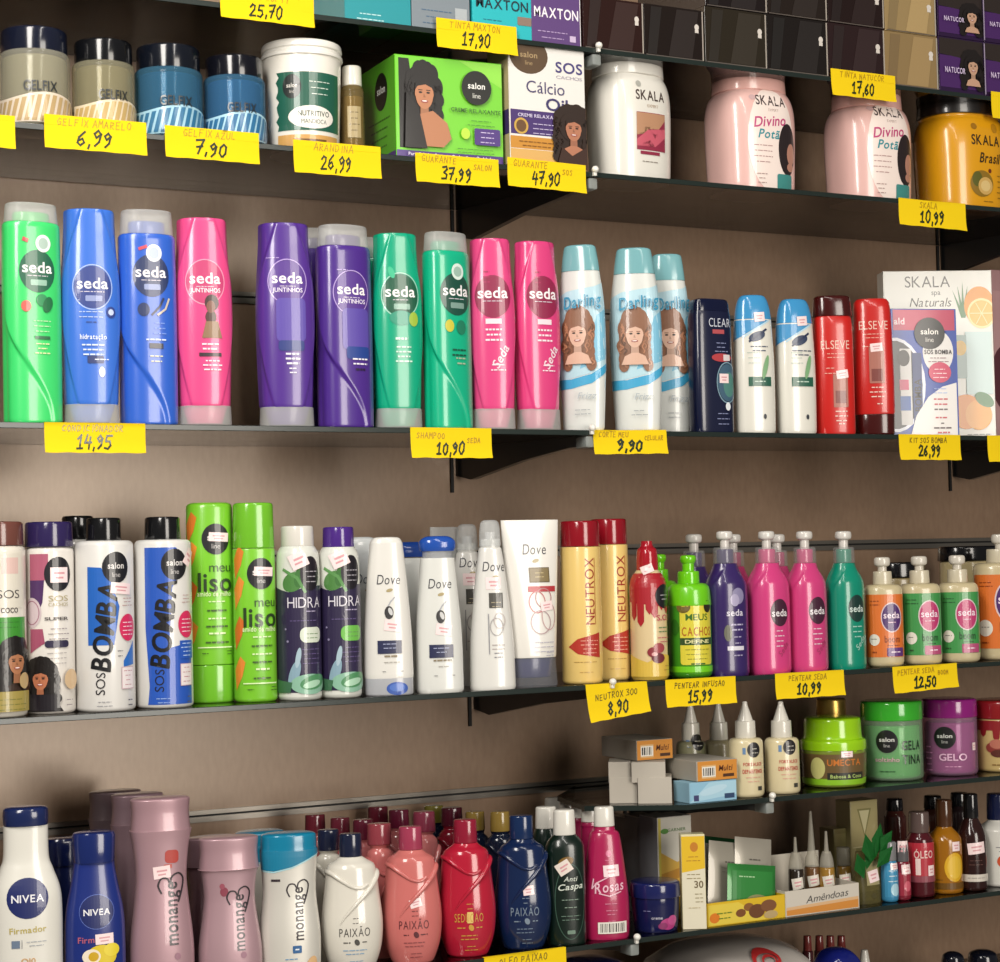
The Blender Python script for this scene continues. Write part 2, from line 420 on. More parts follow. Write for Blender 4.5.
# ------------------------------------------------------------------ the setting
bm = bmesh.new(); bm_box(bm, -1.6, 1.7, 0, .02, 0, 2.7)
tag(obj('wall_back', bm, wall_mat(), smooth=False), kind='structure')
bm = bmesh.new(); bm_box(bm, -3, 3, -4, .02, -.05, 0)
tag(obj('floor', bm, M('8a8680', 'mt'), smooth=False), kind='structure')
ALU = M('8d8880', 'me'); DARK = M('1b1a19', 'mt'); STEEL = M('24272a', 'pl')
for i, z in enumerate((1.912, 1.6165, 1.311, 1.0135, .714)):            # aluminium joint strips between the wall boards
    bm = bmesh.new()
    bm_box(bm, -1.6, 1.7, -.004, 0, z - .0075, z - .0012, 0); bm_box(bm, -1.6, 1.7, -.0045, 0, z + .0012, z + .006, 0); bm_box(bm, -1.6, 1.7, -.001, 0, z - .0012, z + .0012, 1)
    tag(obj('trim_%d' % (i + 1), bm, [ALU, DARK], smooth=False), kind='structure')

def glass_shelf(k, x0, x1, label):
    z = SH[k]; bm = bmesh.new(); bm_box(bm, x0, x1, YF, -.003, z - .006, z, 0, .0006)
    bm.faces.ensure_lookup_table()
    for f in bm.faces:
        if abs(f.normal.z) < .5 and f.calc_area() > 1e-4: f.material_index = 1
    tag(obj('glass_shelf', bm, [GLASS, EDGE], smooth=False), label, 'shelf', 'smoked glass shelves')
bm_ = None
glass_shelf('A', -1.4, 1.5, 'topmost smoked glass shelf, carrying the hair dye boxes')
glass_shelf('B', -1.4, 1.5, 'smoked glass shelf carrying gel jars and wide-lidded cream jars')
glass_shelf('C', -1.4, 1.5, 'smoked glass shelf under the row of green, blue, purple and pink shampoos')
glass_shelf('D', -1.4, 1.5, 'smoked glass shelf under the black-capped bottles and pump bottles')
bm = bmesh.new(); z = SH['E']; P_ = [(.162, YF), (.062, YF + .066), (.085, -.08), (.155, -.003), (1.5, -.003), (1.5, YF)]
tp = [bm.verts.new((x, y, z)) for x, y in P_]; bt = [bm.verts.new((x, y, z - .006)) for x, y in P_]
bm.faces.new(tp); bm.faces.new(bt[::-1])
for i in range(6): bm.faces.new((tp[i], bt[i], bt[(i + 1) % 6], tp[(i + 1) % 6])).material_index = 1
bmesh.ops.recalc_face_normals(bm, faces=bm.faces[:])
tag(obj('glass_shelf', bm, [GLASS, EDGE], smooth=False), 'short smoked glass shelf under the small cartons and dropper bottles', 'shelf', 'smoked glass shelves')
glass_shelf('F', -1.4, 1.5, 'smoked glass shelf under the body lotions and oil bottles')

def bracket(k, x0, x1, label):
    """arm from the wall (x0) to the front (x1) with a clear end clip and a white peg"""
    z = SH[k]; zt = z - .0062
    r = empty('shelf_bracket', (x1, 0, zt), label, 'bracket', 'shelf brackets')
    dx = x0 - x1; bm = bmesh.new(); t = .004
    pts = [(0, 0), (0, -.034), (-.03, -.04), (-.13, -.022), (-.215, -.012), (-.238, -.012), (-.238, 0)]
    L = [bm.verts.new((dx * (1 + y / .238) - t, y, zz)) for y, zz in pts]; Rr = [bm.verts.new((dx * (1 + y / .238) + t, y, zz)) for y, zz in pts]
    bm.faces.new(L); bm.faces.new(Rr[::-1])
    for i in range(len(pts)): j = (i + 1) % len(pts); bm.faces.new((L[i], Rr[i], Rr[j], L[j]))
    obj('arm', bm, STEEL, r, smooth=False)
    bm = bmesh.new(); bm_box(bm, dx - .012, dx - .008, -.003, 0, -.055, 0, 0)
    obj('wall_plate', bm, DARK, r, smooth=False)
    bm = bmesh.new(); bm_box(bm, -.006, .006, -.2495, -.224, -.0135, -.0004, 0, .002)
    obj('end_clip', bm, M('cfd6d2', 'frost'), r)
    bm = bmesh.new(); bm_sphere(bm, (0, -.2545, .0085), .0042, .95); bm_box(bm, -.002, .002, -.2552, -.2504, .001, .007, 0, .0006)
    obj('peg', bm, M('e9e7df'), r)
bracket('A', .01, .064, 'dark shelf arm with white peg under the hair dye boxes')
bracket('B', .008, .055, 'dark shelf arm with white peg beside the 47,90 price tag')
bracket('C', .0, .043, 'dark shelf arm with clear clip between the 10,90 and 9,90 price tags')
bracket('D', .018, .062, 'dark shelf arm with white peg behind the 8,90 price tag')
bracket('E', .24, .28, 'dark shelf arm with white peg under the dropper bottles')
bracket('F', .04, .086, 'dark shelf arm with white peg below the magenta bottle')
bracket('B', .79, .83, 'dark shelf arm under the yellow jar at the right end')
bracket('C', .80, .84, 'dark shelf arm under the tall white gift box')

YEL = 'ecca06'
def price_tag(shelf, x0, y0, x1, y1, head, price, label, rot=0, head2='', hc='b08a10', tilt=.10):
    px, py = (x0 + x1) / 2, (y0 + y1) / 2; Y = YF - .0008
    P, s = at(px, py, Y); gam = math.atan2(CAM.x - P.x, P.y * 0 + (P.y - CAM.y)); w = (x1 - x0) * s / math.cos(gam); h = (y1 - y0) * s
    h -= abs(math.tan(math.radians(0))) * w
    r = empty('price_tag', (P.x, Y, P.z), label, 'price tag', 'yellow handwritten price tags')
    r.rotation_euler = (0, math.radians(-rot), 0)
    ph = random.uniform(0, 6)
    def f(u, v, o): return Vector((u, -o - .0007 * (1 + math.sin(u / w * 4 + ph)) * min(1, max(0, .5 - v / h)) - .004 * max(0, .5 - (v / h + .5)) ** 2 * 2, v))
    bm = bmesh.new(); nx, ny = 18, 6; V = {}
    for i in range(nx + 1):
        for j in range(ny + 1):
            u = (i / nx - .5) * w; v = (j / ny - .5) * h
            if j == 0: v += .0003 * math.sin(i * 1.3 + ph)
            V[i, j] = bm.verts.new(f(u, v, 0))
    for i in range(nx):
        for j in range(ny): bm.faces.new((V[i, j], V[i + 1, j], V[i + 1, j + 1], V[i, j + 1]))
    tr = math.tan(math.radians(rot)); zs = SH[shelf] - P.z + .0004       # flap folded back over the glass
    fl = [[bm.verts.new((V[i, ny].co.x, y, zs - V[i, ny].co.x * tr)) for i in range(nx + 1)] for y in (-.0003, .0048)]
    for i in range(nx):
        bm.faces.new((V[i, ny], V[i + 1, ny], fl[0][i + 1], fl[0][i])); bm.faces.new((fl[0][i], fl[0][i + 1], fl[1][i + 1], fl[1][i]))
    obj('paper', bm, M(YEL, 'paper'), r, ang=60)
    W, H = w / s, h / s; art = []
    hs = H * .21; q, tw = pen_polys(head, hs, .7); k = min(1, W * (.62 if head2 else .86) / max(1, tw))
    if head: art.append((hc, [[(x * k - W * .5 + W * .07 + (0 if head2 else (W * .86 - tw * k) * .4), y + H * .22) for x, y in p] for p in q]))
    if head2:
        q, tw = pen_polys(head2, hs * .85, .7); k = min(1, W * .26 / max(1, tw)); art.append((hc, [[(x * k + W * .19, y + H * .08) for x, y in p] for p in q]))
    if price:
        ps = H * .42; q, tw = pen_polys(price, ps, 2.1, .2); k = W * .36 / tw
        art.append(('1c2c12', [[(x * k - W * .2, y - H * .34) for x, y in p] for p in q]))
    if art:
        bm, mats = art_mesh(art, lambda u, v, o: f(u, v, o), s, 6, 6); obj('handwriting', bm, [M(c, 'mt') for c, _ in art][:len(mats)] if False else mats, r, smooth=False)
T = price_tag
T('A', 221, -8, 314, 23, 'TINTA COPTY', '25,70', 'yellow tag reading 25,70 at the top of the photo', 0)
T('A', 437, 22, 517, 52, 'TINTA MAXTON', '17,90', 'yellow tag reading 17,90 above the green box')
T('A', 832, 72, 895, 99, 'TINTA NATUCOR', '17,60', 'yellow tag reading 17,60 over the pink jar')
T('B', -70, 112, 14, 146, 'GELFIX', '6,99', 'blank end of a yellow tag at the far left under the first gel jar')
T('B', 46, 118, 146, 152, 'GELFIX AMARELO', '6,99', 'yellow tag reading 6,99 under the yellow gel jars')
T('B', 166, 129, 259, 161, 'GELFIX AZUL', '7,90', 'yellow tag reading 7,90 under the blue gel jars')
T('B', 294, 143, 381, 176, 'ARANDINA', '26,99', 'yellow tag reading 26,99 under the white tub')
T('B', 416, 156, 499, 185, 'GUARANTE', '37,99', 'yellow tag reading 37,99 under the green box', 0, 'SALON')
T('B', 508, 161, 586, 190, 'GUARANTE', '47,90', 'yellow tag reading 47,90 under the white and purple box', -1, 'SOS')
T('B', 900, 201, 965, 228, 'SKALA', '10,99', 'yellow tag reading 10,99 under the yellow jar', -1)
T('A', 993, 95, 1055, 122, '', '', 'edge of a yellow tag at the right border above the yellow jar')
T('C', 46, 423, 145, 453, 'CONDICIONADOR', '14,95', 'yellow tag reading 14,95 under the blue shampoo bottles', 0, '', '7a6410')
T('C', 411, 431, 492, 458, 'SHAMPOO', '10,90', 'yellow tag reading 10,90 under the teal shampoo bottles', 0, 'SEDA')
T('C', 594, 430, 667, 454, 'CORTE MEU', '9,90', 'yellow tag reading 9,90 under the pale blue shampoos', 1, 'CELULAR')
T('C', 900, 436, 960, 460, 'KIT SOS BOMBA', '26,99', 'yellow tag reading 26,99 under the blue and white kit box', 0, '', '7a6410')
T('C', 989, 438, 1050, 462, '', '', 'edge of a yellow tag at the right border beside the 26,99 kit tag')
T('D', 588, 689, 649, 717, 'NEUTROX 300', '8,90', 'yellow tag reading 8,90, tilted, under the cream and red bottles', 6, '', '5a4a10')
T('D', 666, 680, 736, 705, 'PENTEAR INFUSAO', '15,99', 'yellow tag reading 15,99 under the green pump bottle', 0, '', '5a4a10')
T('D', 776, 673, 844, 697, 'PENTEAR SEDA', '10,99', 'yellow tag reading 10,99 under the pink and teal pump bottles', 0, '', '9a7c10')
T('D', 894, 666, 957, 690, 'PENTEAR SEDA', '12,50', 'yellow tag reading 12,50 under the orange and green pump bottles', 2, 'BOOM')
T('F', 485, 953, 567, 985, 'OLEO PAIXAO', '14,99', 'yellow tag cut off by the bottom border under the dark blue bottle', 1, '', '6a5410')

# ------------------------------------------------------------------ cartons
class Box:
    def __init__(s, name, label, cat, shelf, xl, xr, yb, h, depth, col, inset=.006, rz=0, dz=0, group=None, kind='pr', lean=0, part='carton', bev=.0007):
        Yf = YF + inset; px = (xl + xr) / 2
        P, sc = at(px, yb, Yf); d = Vector((CAM.x - P.x, CAM.y - P.y)); gam = math.atan2(d.x, -d.y); rho = math.radians(rz)
        s.s = sc; s.w = (xr - xl) * sc / max(.2, math.cos(rho - gam)); s.h = h * sc; s.d = depth; s.xl = xr - xl
        if not dz: s.h = at(px, yb - h, Yf)[0].z - SH[shelf]
        s.kz = s.h / (h * sc); s.hp = h; s.xs = s.w / (xr - xl) / sc
        s.root = empty(name, (P.x - math.sin(rho) * depth / 2, Yf + math.cos(rho) * depth / 2, SH[shelf] + dz), label, cat, group, rho)
        if lean: s.root.rotation_euler.x = math.radians(lean)
        bm = bmesh.new(); bm_box(bm, -s.w / 2, s.w / 2, -s.d / 2, s.d / 2, 0, s.h, 0, bev)
        s.body = obj(part, bm, M(col, kind) if isinstance(col, str) else col, s.root, smooth=False)
    def front(s, art, name='front_print'):
        bm, mats = art_mesh(clip_art(art, -s.xl / 2 + .4, s.xl / 2 - .4, .4, s.hp - .4), lambda u, v, o: Vector((u * s.xs, -s.d / 2 - o, v * s.kz)), s.s); return obj(name, bm, mats, s.body, smooth=False)
    def side(s, art, name='side_print'):            # left side: u runs from the back edge to the front edge, in px of real depth
        bm, mats = art_mesh(clip_art(art, .4, s.d / s.s - .4, .4, s.hp - .4), lambda u, v, o: Vector((-s.w / 2 - o, s.d / 2 - u, v * s.kz)), s.s); return obj(name, bm, mats, s.body, smooth=False)

# ------------------------------------------------------------------ top shelf: hair dye cartons
G = 'hair dye cartons on the top shelf'
b = Box('hair_dye_box', 'teal dye box at the top border, leftmost, showing only its lower edge', 'box', 'A', 345, 411, 6, 60, .12, '1c8f98', group=G)
b.front(r_(0, 30, 66, 60, '1c8f98') + t_('MAXTON', 0, 42, 16, '123a48') + l_(-8, 6, 30, 2, 4, 'bfe4e4', 1))
b = Box('hair_dye_box', 'grey dye box at the top border between two teal boxes', 'box', 'A', 412, 470, 14, 60, .12, '7c868e', group=G)
b.front(t_('MAXTON', 0, 42, 14, '2c3844') + l_(-4, 15, 36, 3, 5, '4c6a86', 1) + r_(20, 12, 12, 14, 'a9b0b4'))
b = Box('hair_dye_box', 'teal dye box lettered in dark blue beside the purple one', 'box', 'A', 473, 532, 26, 60, .12, '22b3bb', group=G)
b.front(t_('MAXTON', 0, 28, 12, '17333c', w=52) + l_(-10, 14, 26, 2, 4, '1a6f80', 1) + r_(22, 16, 14, 7, '8a7468', 1))
b = Box('hair_dye_box', 'purple dye box with white lettering beside the top shelf peg', 'box', 'A', 532, 581, 32, 62, .12, '5c3f78', group=G)
b.front(t_('MAXTON', 0, 26, 12, 'f1ecf3', w=44) + l_(-4, 10, 34, 2, 5, 'b59cc8', 1) + r_(16, 6, 6, 5, 'c9b6d6') + r_(24, 30, 1.2, 62, 'e6e0e2'))
cols = [(584, 644, 43, '2b1714', 'dark maroon hair dye carton at the left end of the dark cartons', 44),
        (645, 704, 53, '1d1512', 'black hair dye carton above the gap between white and pink jars', 46),
        (706, 767, 57, '29231a', 'dark olive brown hair dye carton above the first pink jar', 47),
        (768, 828, 65, '1a1513', 'black hair dye carton with a silver edge, lower row, above the gap between pink jars', 47),
        (829, 885, 73, '28191a', 'dark reddish hair dye carton in the lower row, touching the blonde one', 47),
        (886, 938, 80, '8d7650', 'blonde hair dye carton in the lower row', 46)]
def dye(c, dz, up):
    xl, xr, yb, colr, lab, h = c
    b = Box('hair_dye_box', lab, 'box', 'A', xl, xr, yb, h, .15, colr, inset=.004, dz=dz, group=G, kind='gl')
    W = xr - xl
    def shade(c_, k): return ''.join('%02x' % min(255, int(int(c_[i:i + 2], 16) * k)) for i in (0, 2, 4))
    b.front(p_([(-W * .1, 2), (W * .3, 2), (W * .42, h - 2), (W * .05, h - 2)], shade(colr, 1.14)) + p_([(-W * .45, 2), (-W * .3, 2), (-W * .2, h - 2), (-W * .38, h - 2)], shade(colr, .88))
            + r_(W / 2 - 1, h / 2, 1.2, h - 2, 'a89f94') + r_(0, 1, W - 3, .9, '5a524c') + e_(W / 2 - 7, h * .66, 2.2, 2.6, 'd5cec6') + r_(W / 2 - 7, h * .58, 3.6, 3, 'd5cec6'))
    return b
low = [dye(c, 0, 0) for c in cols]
ups = [(706, 767, 11, '1b1414', 'black hair dye carton in the upper row above the olive brown one', 44), (768, 827, 18, '221a16', 'dark brown hair dye carton in the upper row, second from the left', 44),
       (829, 884, 25, '201312', 'dark mahogany hair dye carton in the upper row, next to the upper blonde one', 44), (886, 936, 33, '9a835a', 'blonde hair dye carton in the upper row', 44)]
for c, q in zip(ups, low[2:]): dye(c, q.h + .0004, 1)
def purple_dye(xl, xr, yb, dz, lab):
    b = Box('hair_dye_box', lab, 'box', 'A', xl, xr, yb, 45, .15, '2d1a3c', inset=.004, dz=dz, group=G, kind='gl')
    W = xr - xl; x = W * .22
    b.front(r_(0, 17, W - 2, 26, '45215f') + p_([(-W / 2 + 1, 31), (W / 2 - 1, 27), (W / 2 - 1, 44), (-W / 2 + 1, 44)], '2a211e') + woman_(x, 22, 36, '17100f', 'c29a80')
            + t_('NATUCOR', -W * .18, 18, 6.5, 'd9c8e6', w=W * .44) + r_(W / 2 - 1, 22, 1, 42, '9d90a8'))
    return b
for xl, xr, yb, la, lb in ((940, 984, 84, 'purple hair dye carton with a woman\'s face, lower row', 'purple hair dye carton with a woman\'s face, upper row'), (986, 1030, 90, 'purple hair dye carton cut by the right border, lower row', 'purple hair dye carton cut by the right border, upper row')):
    q = purple_dye(xl, xr, yb, 0, la); purple_dye(xl - 1, xr - 1, yb - 46, q.h + .0004, lb)

# ------------------------------------------------------------------ second shelf: jars and boxes
def gel_jar(px, yb, hw, h, lid, lidc, shell, gel, st1, st2, label, face, name='GELFIX', inset=.006):
    o = B('gel_jar', label, 'jar', 'B', px, yb, hw, face=face, inset=inset, group='hair gel jars', H=h)
    o.part('gel', cyl(2, h - lid - 3, hw - 2.5, rb=5, rt=3), M(gel, 'gl'))
    o.part('jar', cyl(0, h - lid + 1, hw, rb=5, rt=4), M(shell, 'tint'))
    o.part('lid', cyl(h - lid - 1, h, hw - 2.5, rb=1.5, rt=3), M(lidc, 'gl'))
    art = []; n = 14; W = hw * 1.5; top = lambda x: 24 + 2.5 * math.sin(x / hw * 2.2 + 1)
    art += p_([(-W, 3)] + [(W, 3)] + [(W - 2 * W * i / 20, top(W - 2 * W * i / 20)) for i in range(21)], st1)
    for i in range(-7, 8):
        x = i * W / 7; art += p_([(x - 1.5, 4), (x + 3, 4), (x + 9, top(x + 8) - 2), (x + 4.5, top(x + 5) - 2)], st2)
    art += t_(name, 0, (h - lid) * .52, 11, '23282a', w=hw * .95)
    o.label(art, 'jar'); return o
gel_jar(35, 112, 35, 79, 19, '141828', 'd8d4c0', '78745c', 'd9cbb8', 'b59a6c', 'yellowish hair gel jar with dark lid at the far left', 6)
gel_jar(104, 120, 31, 76, 19, '0e0f12', 'cfc8a8', '5e5836', 'dccdb0', 'bb9f66', 'olive yellow hair gel jar with black lid, second from left', 10)
gel_jar(169, 127, 34, 77, 20, '0f131c', '5f9cc0', '17465f', '9fc9dc', '2f6f96', 'blue hair gel jar under the larger lid, third from left', 8)
gel_jar(235, 134, 31, 74, 18, '0f1018', '5f9cc8', '1b4a70', 'a9d2e4', '2c6c98', 'smaller blue hair gel jar beside the white tub', 8)

o = B('cream_tub', 'white tub with green label and ridged white lid', 'tub', 'B', 303, 140, 40, face=4, H=92)
o.part('tub', cyl(0, 84, 36, 39.5, 3, 1), M('e4e0d6'))
o.part('lid', cyl(79, 82, 41, 41, .5, .5) + cyl(82.5, 85, 39.5, 39.5, .5, .5) + cyl(85.5, 92, 40.5, 40, .8, 2.5), M('e9e6de'))
o.label(p_([(-30 + 2 * math.sin(i * 2.4), 16 + i * 4) for i in range(13)] + [(40, 64), (42, 16)], '1e5a48') + r_(4, 8, 68, 9, 'c99a55') + r_(4, 8, 34, 2, '6a4a20')
        + e_(-14, 52, 9.5, 10, '1c2220') + t_('salon', -14, 53, 5, 'd8d4cc') + t_('line', -14, 48, 4, 'b8b4ac', bold=0) + e_(6, 27, 24, 9.5, 'e9e5dc') + t_('NUTRITIVO', 8, 30, 6, '24402c') + t_('MANDIOCA', 8, 23.5, 5, '24402c', bold=0)
        + l_(14, 56, 22, 3, 5, 'c9d8cc', 1), 'tub')

o = B('oil_bottle', 'small amber bottle with white cap beside the white tub', 'bottle', 'B', 353, 145, 13, face=2, inset=.03, H=78)
o.part('body', cyl(0, 62, 12.5, 11.5, 2.5, 5), M('b09a68', 'tint')); o.part('oil', cyl(1, 52, 11, 10.6, 2, 1), M('8a7444', 'gl')); o.part('cap', cyl(61, 78, 10, 9.6, 1, 2), M('dcd8cc'))
o.label(r_(0, 30, 14, 26, 'a8966c') + l_(0, 38, 11, 4, 5, '6a5a34'))

b = Box('relaxer_box', 'lime green hair relaxer box with a long-haired woman', 'box', 'B', 397, 504, 152, 93, .105, '68c22c', rz=-3, inset=.012, kind='gl')
b.front(r_(0, 50, 106, 84, '74cc30') + p_([(-53, 8), (53, 8), (53, 0.5), (-53, .5)], '4a2f7c') + p_([(10, 92), (53, 70), (53, 92)], '8ed848') + p_([(-50, 10), (-28, 10), (-40, 90), (-50, 90)], '14100f')
        + woman_(-26, 58, 72, '120d0c', 'b97c58', None, True, .8) + p_([(-36, 12), (-8, 12), (0, 20), (-4, 34), (-18, 44), (-32, 40)], 'b47854') + p_([(-46, 10), (-24, 10), (-32, 46), (-44, 60)], '140f0e')
        + e_(26, 68, 15, 15.5, '11140f') + t_('salon', 26, 70, 8, 'f0f0ea') + t_('line', 26, 61, 6.5, 'd8d8d0', bold=0) + t_('CREME RELAXANTE', 25, 47, 5.4, '2d5a18', w=50)
        + r_(36, 24, 26, 15, '4a2f7c', 1.5) + l_(36, 28, 20, 3, 4.4, 'c9bce0', 1) + e_(14, 26, 4.5, 5, 'b8dc40') + l_(30, 38, 30, 2, 4, '3c7a20', .9) + l_(24, 12, 44, 2, 3, '3c7a20', .8) + t_('Para Cabelos Crespos, Cacheados e Ondulados', 0, 4.4, 4, 'e8e0f2', w=86))
b.side(r_(48, 50, 100, 86, '58a826') + r_(52, 4, 104, 7, '4a2f7c') + e_(58, 66, 17, 17, '11140f') + t_('salon', 58, 68, 10, 'e0e0da') + l_(52, 40, 60, 4, 8, '2f6414', 2), 'side_print')

b = Box('calcium_oil_box', 'white and purple hair relaxer box with a curly-haired girl', 'box', 'B', 511, 587, 168, 121, .05, 'dedad4', inset=.004)
b.front(r_(0, 60.5, 75, 120, 'e6e3de') + r_(-8, 44, 58, 24, '46306e') + r_(0, 24, 75, 12, 'c98c34') + r_(0, 9, 75, 17, 'd8ab62') + e_(-18, 110, 19, 18, '5a4530') + t_('salon', -18, 111, 8, 'a88f68') + t_('line', -18, 103, 6, 'a88f68', bold=0)
        + t_('SOS', 22, 102, 15, '46407a', w=27) + t_('CACHOS', 22, 92, 4.6, '9a94a8', bold=0, w=26) + t_('Cálcio', -2, 80, 17, '4c4870', bold=0, w=38) + t_('Oil', 9, 64, 17, '3d3668', w=22)
        + t_('CREME RELAXANTE', -8, 51, 4.6, 'd6cdea', w=44) + e_(-27, 40, 7, 8, 'c9a24a') + e_(-27, 40, 5, 6, '6a4a2c') + l_(-2, 43, 30, 3, 4.6, 'cfc4e6', 1) + l_(-12, 25, 40, 2, 4, '7a4c14', 1) + woman_(24, 40, 62, '2a1a12', 'b2765a') + p_([(6, 1), (37, 1), (37, 24), (22, 14), (12, 22)], '3a2218'))
b.side(r_(25, 60, 48, 118, 'c9b48a') + r_(25, 44, 48, 24, '46306e'))

def wide_jar(px, yb, hw, h, lidh, lidw, colr, lidc, label, art, rz=0, inset=.01, nm='body'):
    o = B('cream_jar', label, 'jar', 'B', px, yb, hw, k=.82, rz=rz, inset=inset, group='large wide-lidded cream jars', H=h)
    H = h - lidh
    o.part('body', cr([(0, hw * .9), (3, hw * .955), (H * .3, hw * .98), (H * .62, hw), (H * .8, hw * .985), (H * .91, hw * .93), (H * .97, hw * .86), (H, lidw * .97)]), M(colr), n=2.7)
    o.part('lid', cyl(H - .5, h, lidw, lidw * .965, 1, 3.5), M(lidc), n=2.2)
    o.label(art, 'body'); return o
skala = lambda y, c='3a3434', x=0: t_('SKALA', x, y, 13, c, w=36)
wide_jar(630, 178, 42, 124, 25, 36, 'e2dfd6', 'dedbd2', 'white cream jar with a red photo label beside the bracket peg',
         skala(78, '4a3c38', 2) + t_('EXPERT', 4, 68, 4, 'b09880', bold=0) + r_(2, 44, 36, 35, '8f2a44') + p_([(-16, 40), (-2, 52), (8, 44), (20, 56), (20, 61), (-16, 61)], 'b78a6a') + p_([(-16, 30), (0, 36), (6, 30), (20, 40), (20, 48), (6, 38), (-2, 46), (-16, 36)], 'c65a6c') + r_(0, 24, 24, 3, '8f2a44') + l_(0, 16, 20, 1, 3, '8a8076') + e_(-12, 88, 3, 3, 'a8a8a0'), 6)
pink_art = e_(1, 46, 28, 48, 'f2e2da') + skala(82, '4a3a3c', 1) + t_('EXPERT', 3, 73, 3.6, 'a89088', bold=0) + e_(-20, 84, 3.5, 2.5, 'c9a8a8') + t_('Divino', -2, 63, 13.5, 'c0477c', 6, shear=.25, w=38) + t_('Potão', 0, 51, 11.5, '2a8f9a', 0, shear=.25, w=32) \
    + l_(-10, 40, 22, 4, 5, 'b08a88', 1) + l_(-8, 20, 16, 3, 4, 'a88', 1)[:0] + e_(20, 38, 12, 24, '241a1c') + e_(25, 34, 6, 10, 'b58270') + e_(24, 22, 5, 4, 'b58270') + r_(16, 8, 20, 14, '3f8a86', 2) + l_(-12, 14, 12, 3, 4, 'a88a84', 1)
wide_jar(751, 188, 45, 116, 23, 37, 'e4b9b2', 'dfada4', 'pink cream jar standing alone right of the white jar', pink_art, 1)
wide_jar(869, 199, 43, 112, 24, 35, 'e3b8b1', 'dfada4', 'pink cream jar partly behind the 17,60 tag', pink_art, 1)
wide_jar(961, 206, 45, 111, 24, 41, 'd99a14', '15110f', 'yellow cream jar with black lid at the right end of its shelf',
         skala(62, '35240c', 2) + t_('Brasil', 6, 46, 13, '35240c', 0, shear=.25, w=26) + e_(-12, 74, 3.5, 3, '9a6a10') + e_(14, 74, 4, 4.5, 'b07c14') + e_(6, 34, 2, 2, '6a2a14') + e_(-4, 22, 14, 12, '8a6a1c') + e_(-10, 26, 6, 7, '5a5a1c') + e_(0, 20, 9, 8, 'caa45c') + e_(0, 20, 6, 5, 'd8bb7c') + l_(22, 30, 16, 5, 5, '8a640c', 1.2) + l_(4, 6, 20, 1, 3, '8a640c'))

# ------------------------------------------------------------------ third shelf: twisted shampoo / conditioner bottles
GS = 'twisted shampoo and conditioner bottles on the third shelf'
def sm(x): x = max(0, min(1, x)); return x * x * (3 - 2 * x)
def shampoo_mod(t, ph):
    if ph > PI: ph -= 2 * PI
    if abs(ph) > 2.2: return 1
    pc = -1.45 + 2.1 * (1 - sm(t / .62)) if t < .62 else -1.45
    d = pc - ph
    return 1 - .12 * sm(d / .16) * (1 - sm((t - .42) / .25)) * (1 - sm((-ph - 1.5) / .6))
def cond_mod(t, ph):
    if ph > PI: ph -= 2 * PI
    a = abs(ph)
    if a > 2.2: return 1
    k = 1
    if t > .62:
        pc = .34 + (1 - t) / .38 * .95; k -= .07 * sm((a - pc) / .14) * sm((t - .62) / .2) * (1 - sm((a - 1.4) / .5))
    if t < .5:
        pc = .5 + t / .5 * .9; k -= .06 * sm((a - pc) / .14) * (1 - sm((t - .25) / .25)) * (1 - sm((a - 1.4) / .5))
    return k
CLR = M('dfe0de', 'frost')
def seda_logo(y, dark, sub, ring=None, x=0, r=18.5):
    o = e_(x, y, r, r * 1.12, dark)
    if ring: o += ring_(x, y, r + 1.5, r * 1.12 + 1.5, 1, ring)
    return o + t_('seda', x, y + 4, 15, 'f2eef0', w=r * 1.66) + l_(x, y - 4.5, r * 1.3, 1, 3, 'cfc8d4', 1) + (r_(x + 1, y - 11, r * .9, 5.5, sub, 1) if sub else [])
def shampoo(px, yb, hw, h, cap, colr, dark, art, label, face, inset=.006, **kw):
    o = B('shampoo_bottle', label, 'bottle', 'C', px, yb, hw, k=.62, face=face, group=GS, inset=inset, H=h)
    Hb = h - cap
    o.part('body', [(0, hw * .93), (1, hw * .96), (3, hw * .98)] + [(3 + (Hb - 8) * i / 90, hw * (.98 + .02 * math.sin(PI * i / 90)) - hw * .02 * i / 90) for i in range(1, 91)] + [(Hb - 2, hw * .95), (Hb, hw * .9)], M(colr), n=2.35, mod=shampoo_mod, segs=150)
    o.part('neck', cyl(Hb - 1, Hb + cap * .55, hw * .62, rb=1, rt=2), M(colr, 'pl'), n=2.1)
    o.part('cap', cyl(Hb + .2, h, hw * .9, hw * .85, .6, 2), CLR, n=2.35)
    o.label(art, 'body', ystep=5); return o
def conditioner(px, yb, hw, h, cap, colr, dark, art, label, face, inset=.006, top=.93):
    o = B('conditioner_bottle', label, 'bottle', 'C', px, yb, hw, k=.62, face=face, group=GS, inset=inset, H=h)
    rows = [(cap, hw * .9), (cap + 2, hw * .93)] + [(cap + 2 + (h - cap - 6) * t, hw * (.93 + .07 * math.sin(PI * min(1, t * 1.1)) - (1 - top) * .8 * sm((t - .55) / .5))) for t in [i / 80 for i in range(1, 81)]]
    w = rows[-1][1]; rows += [(h - 1.6, w - .3), (h - .5, w - 1.2), (h, w - 3)]
    o.part('body', rows, M(colr), n=2.35, mod=cond_mod, segs=150)
    o.part('neck', cyl(2, cap + .5, hw * .6, hw * .78, 1, .5), M(colr), n=2.1)
    o.part('cap', cyl(0, cap + .3, hw * .92, hw * .9, 1.5, .5), CLR, n=2.35)
    o.label(art, 'body', ystep=5); return o
F1 = '3fcf6e'
shampoo(-30, 417, 29, 213, 20, '2f9a52', '1f5b3c', [], 'green shampoo bottle almost wholly outside the left border', 6)
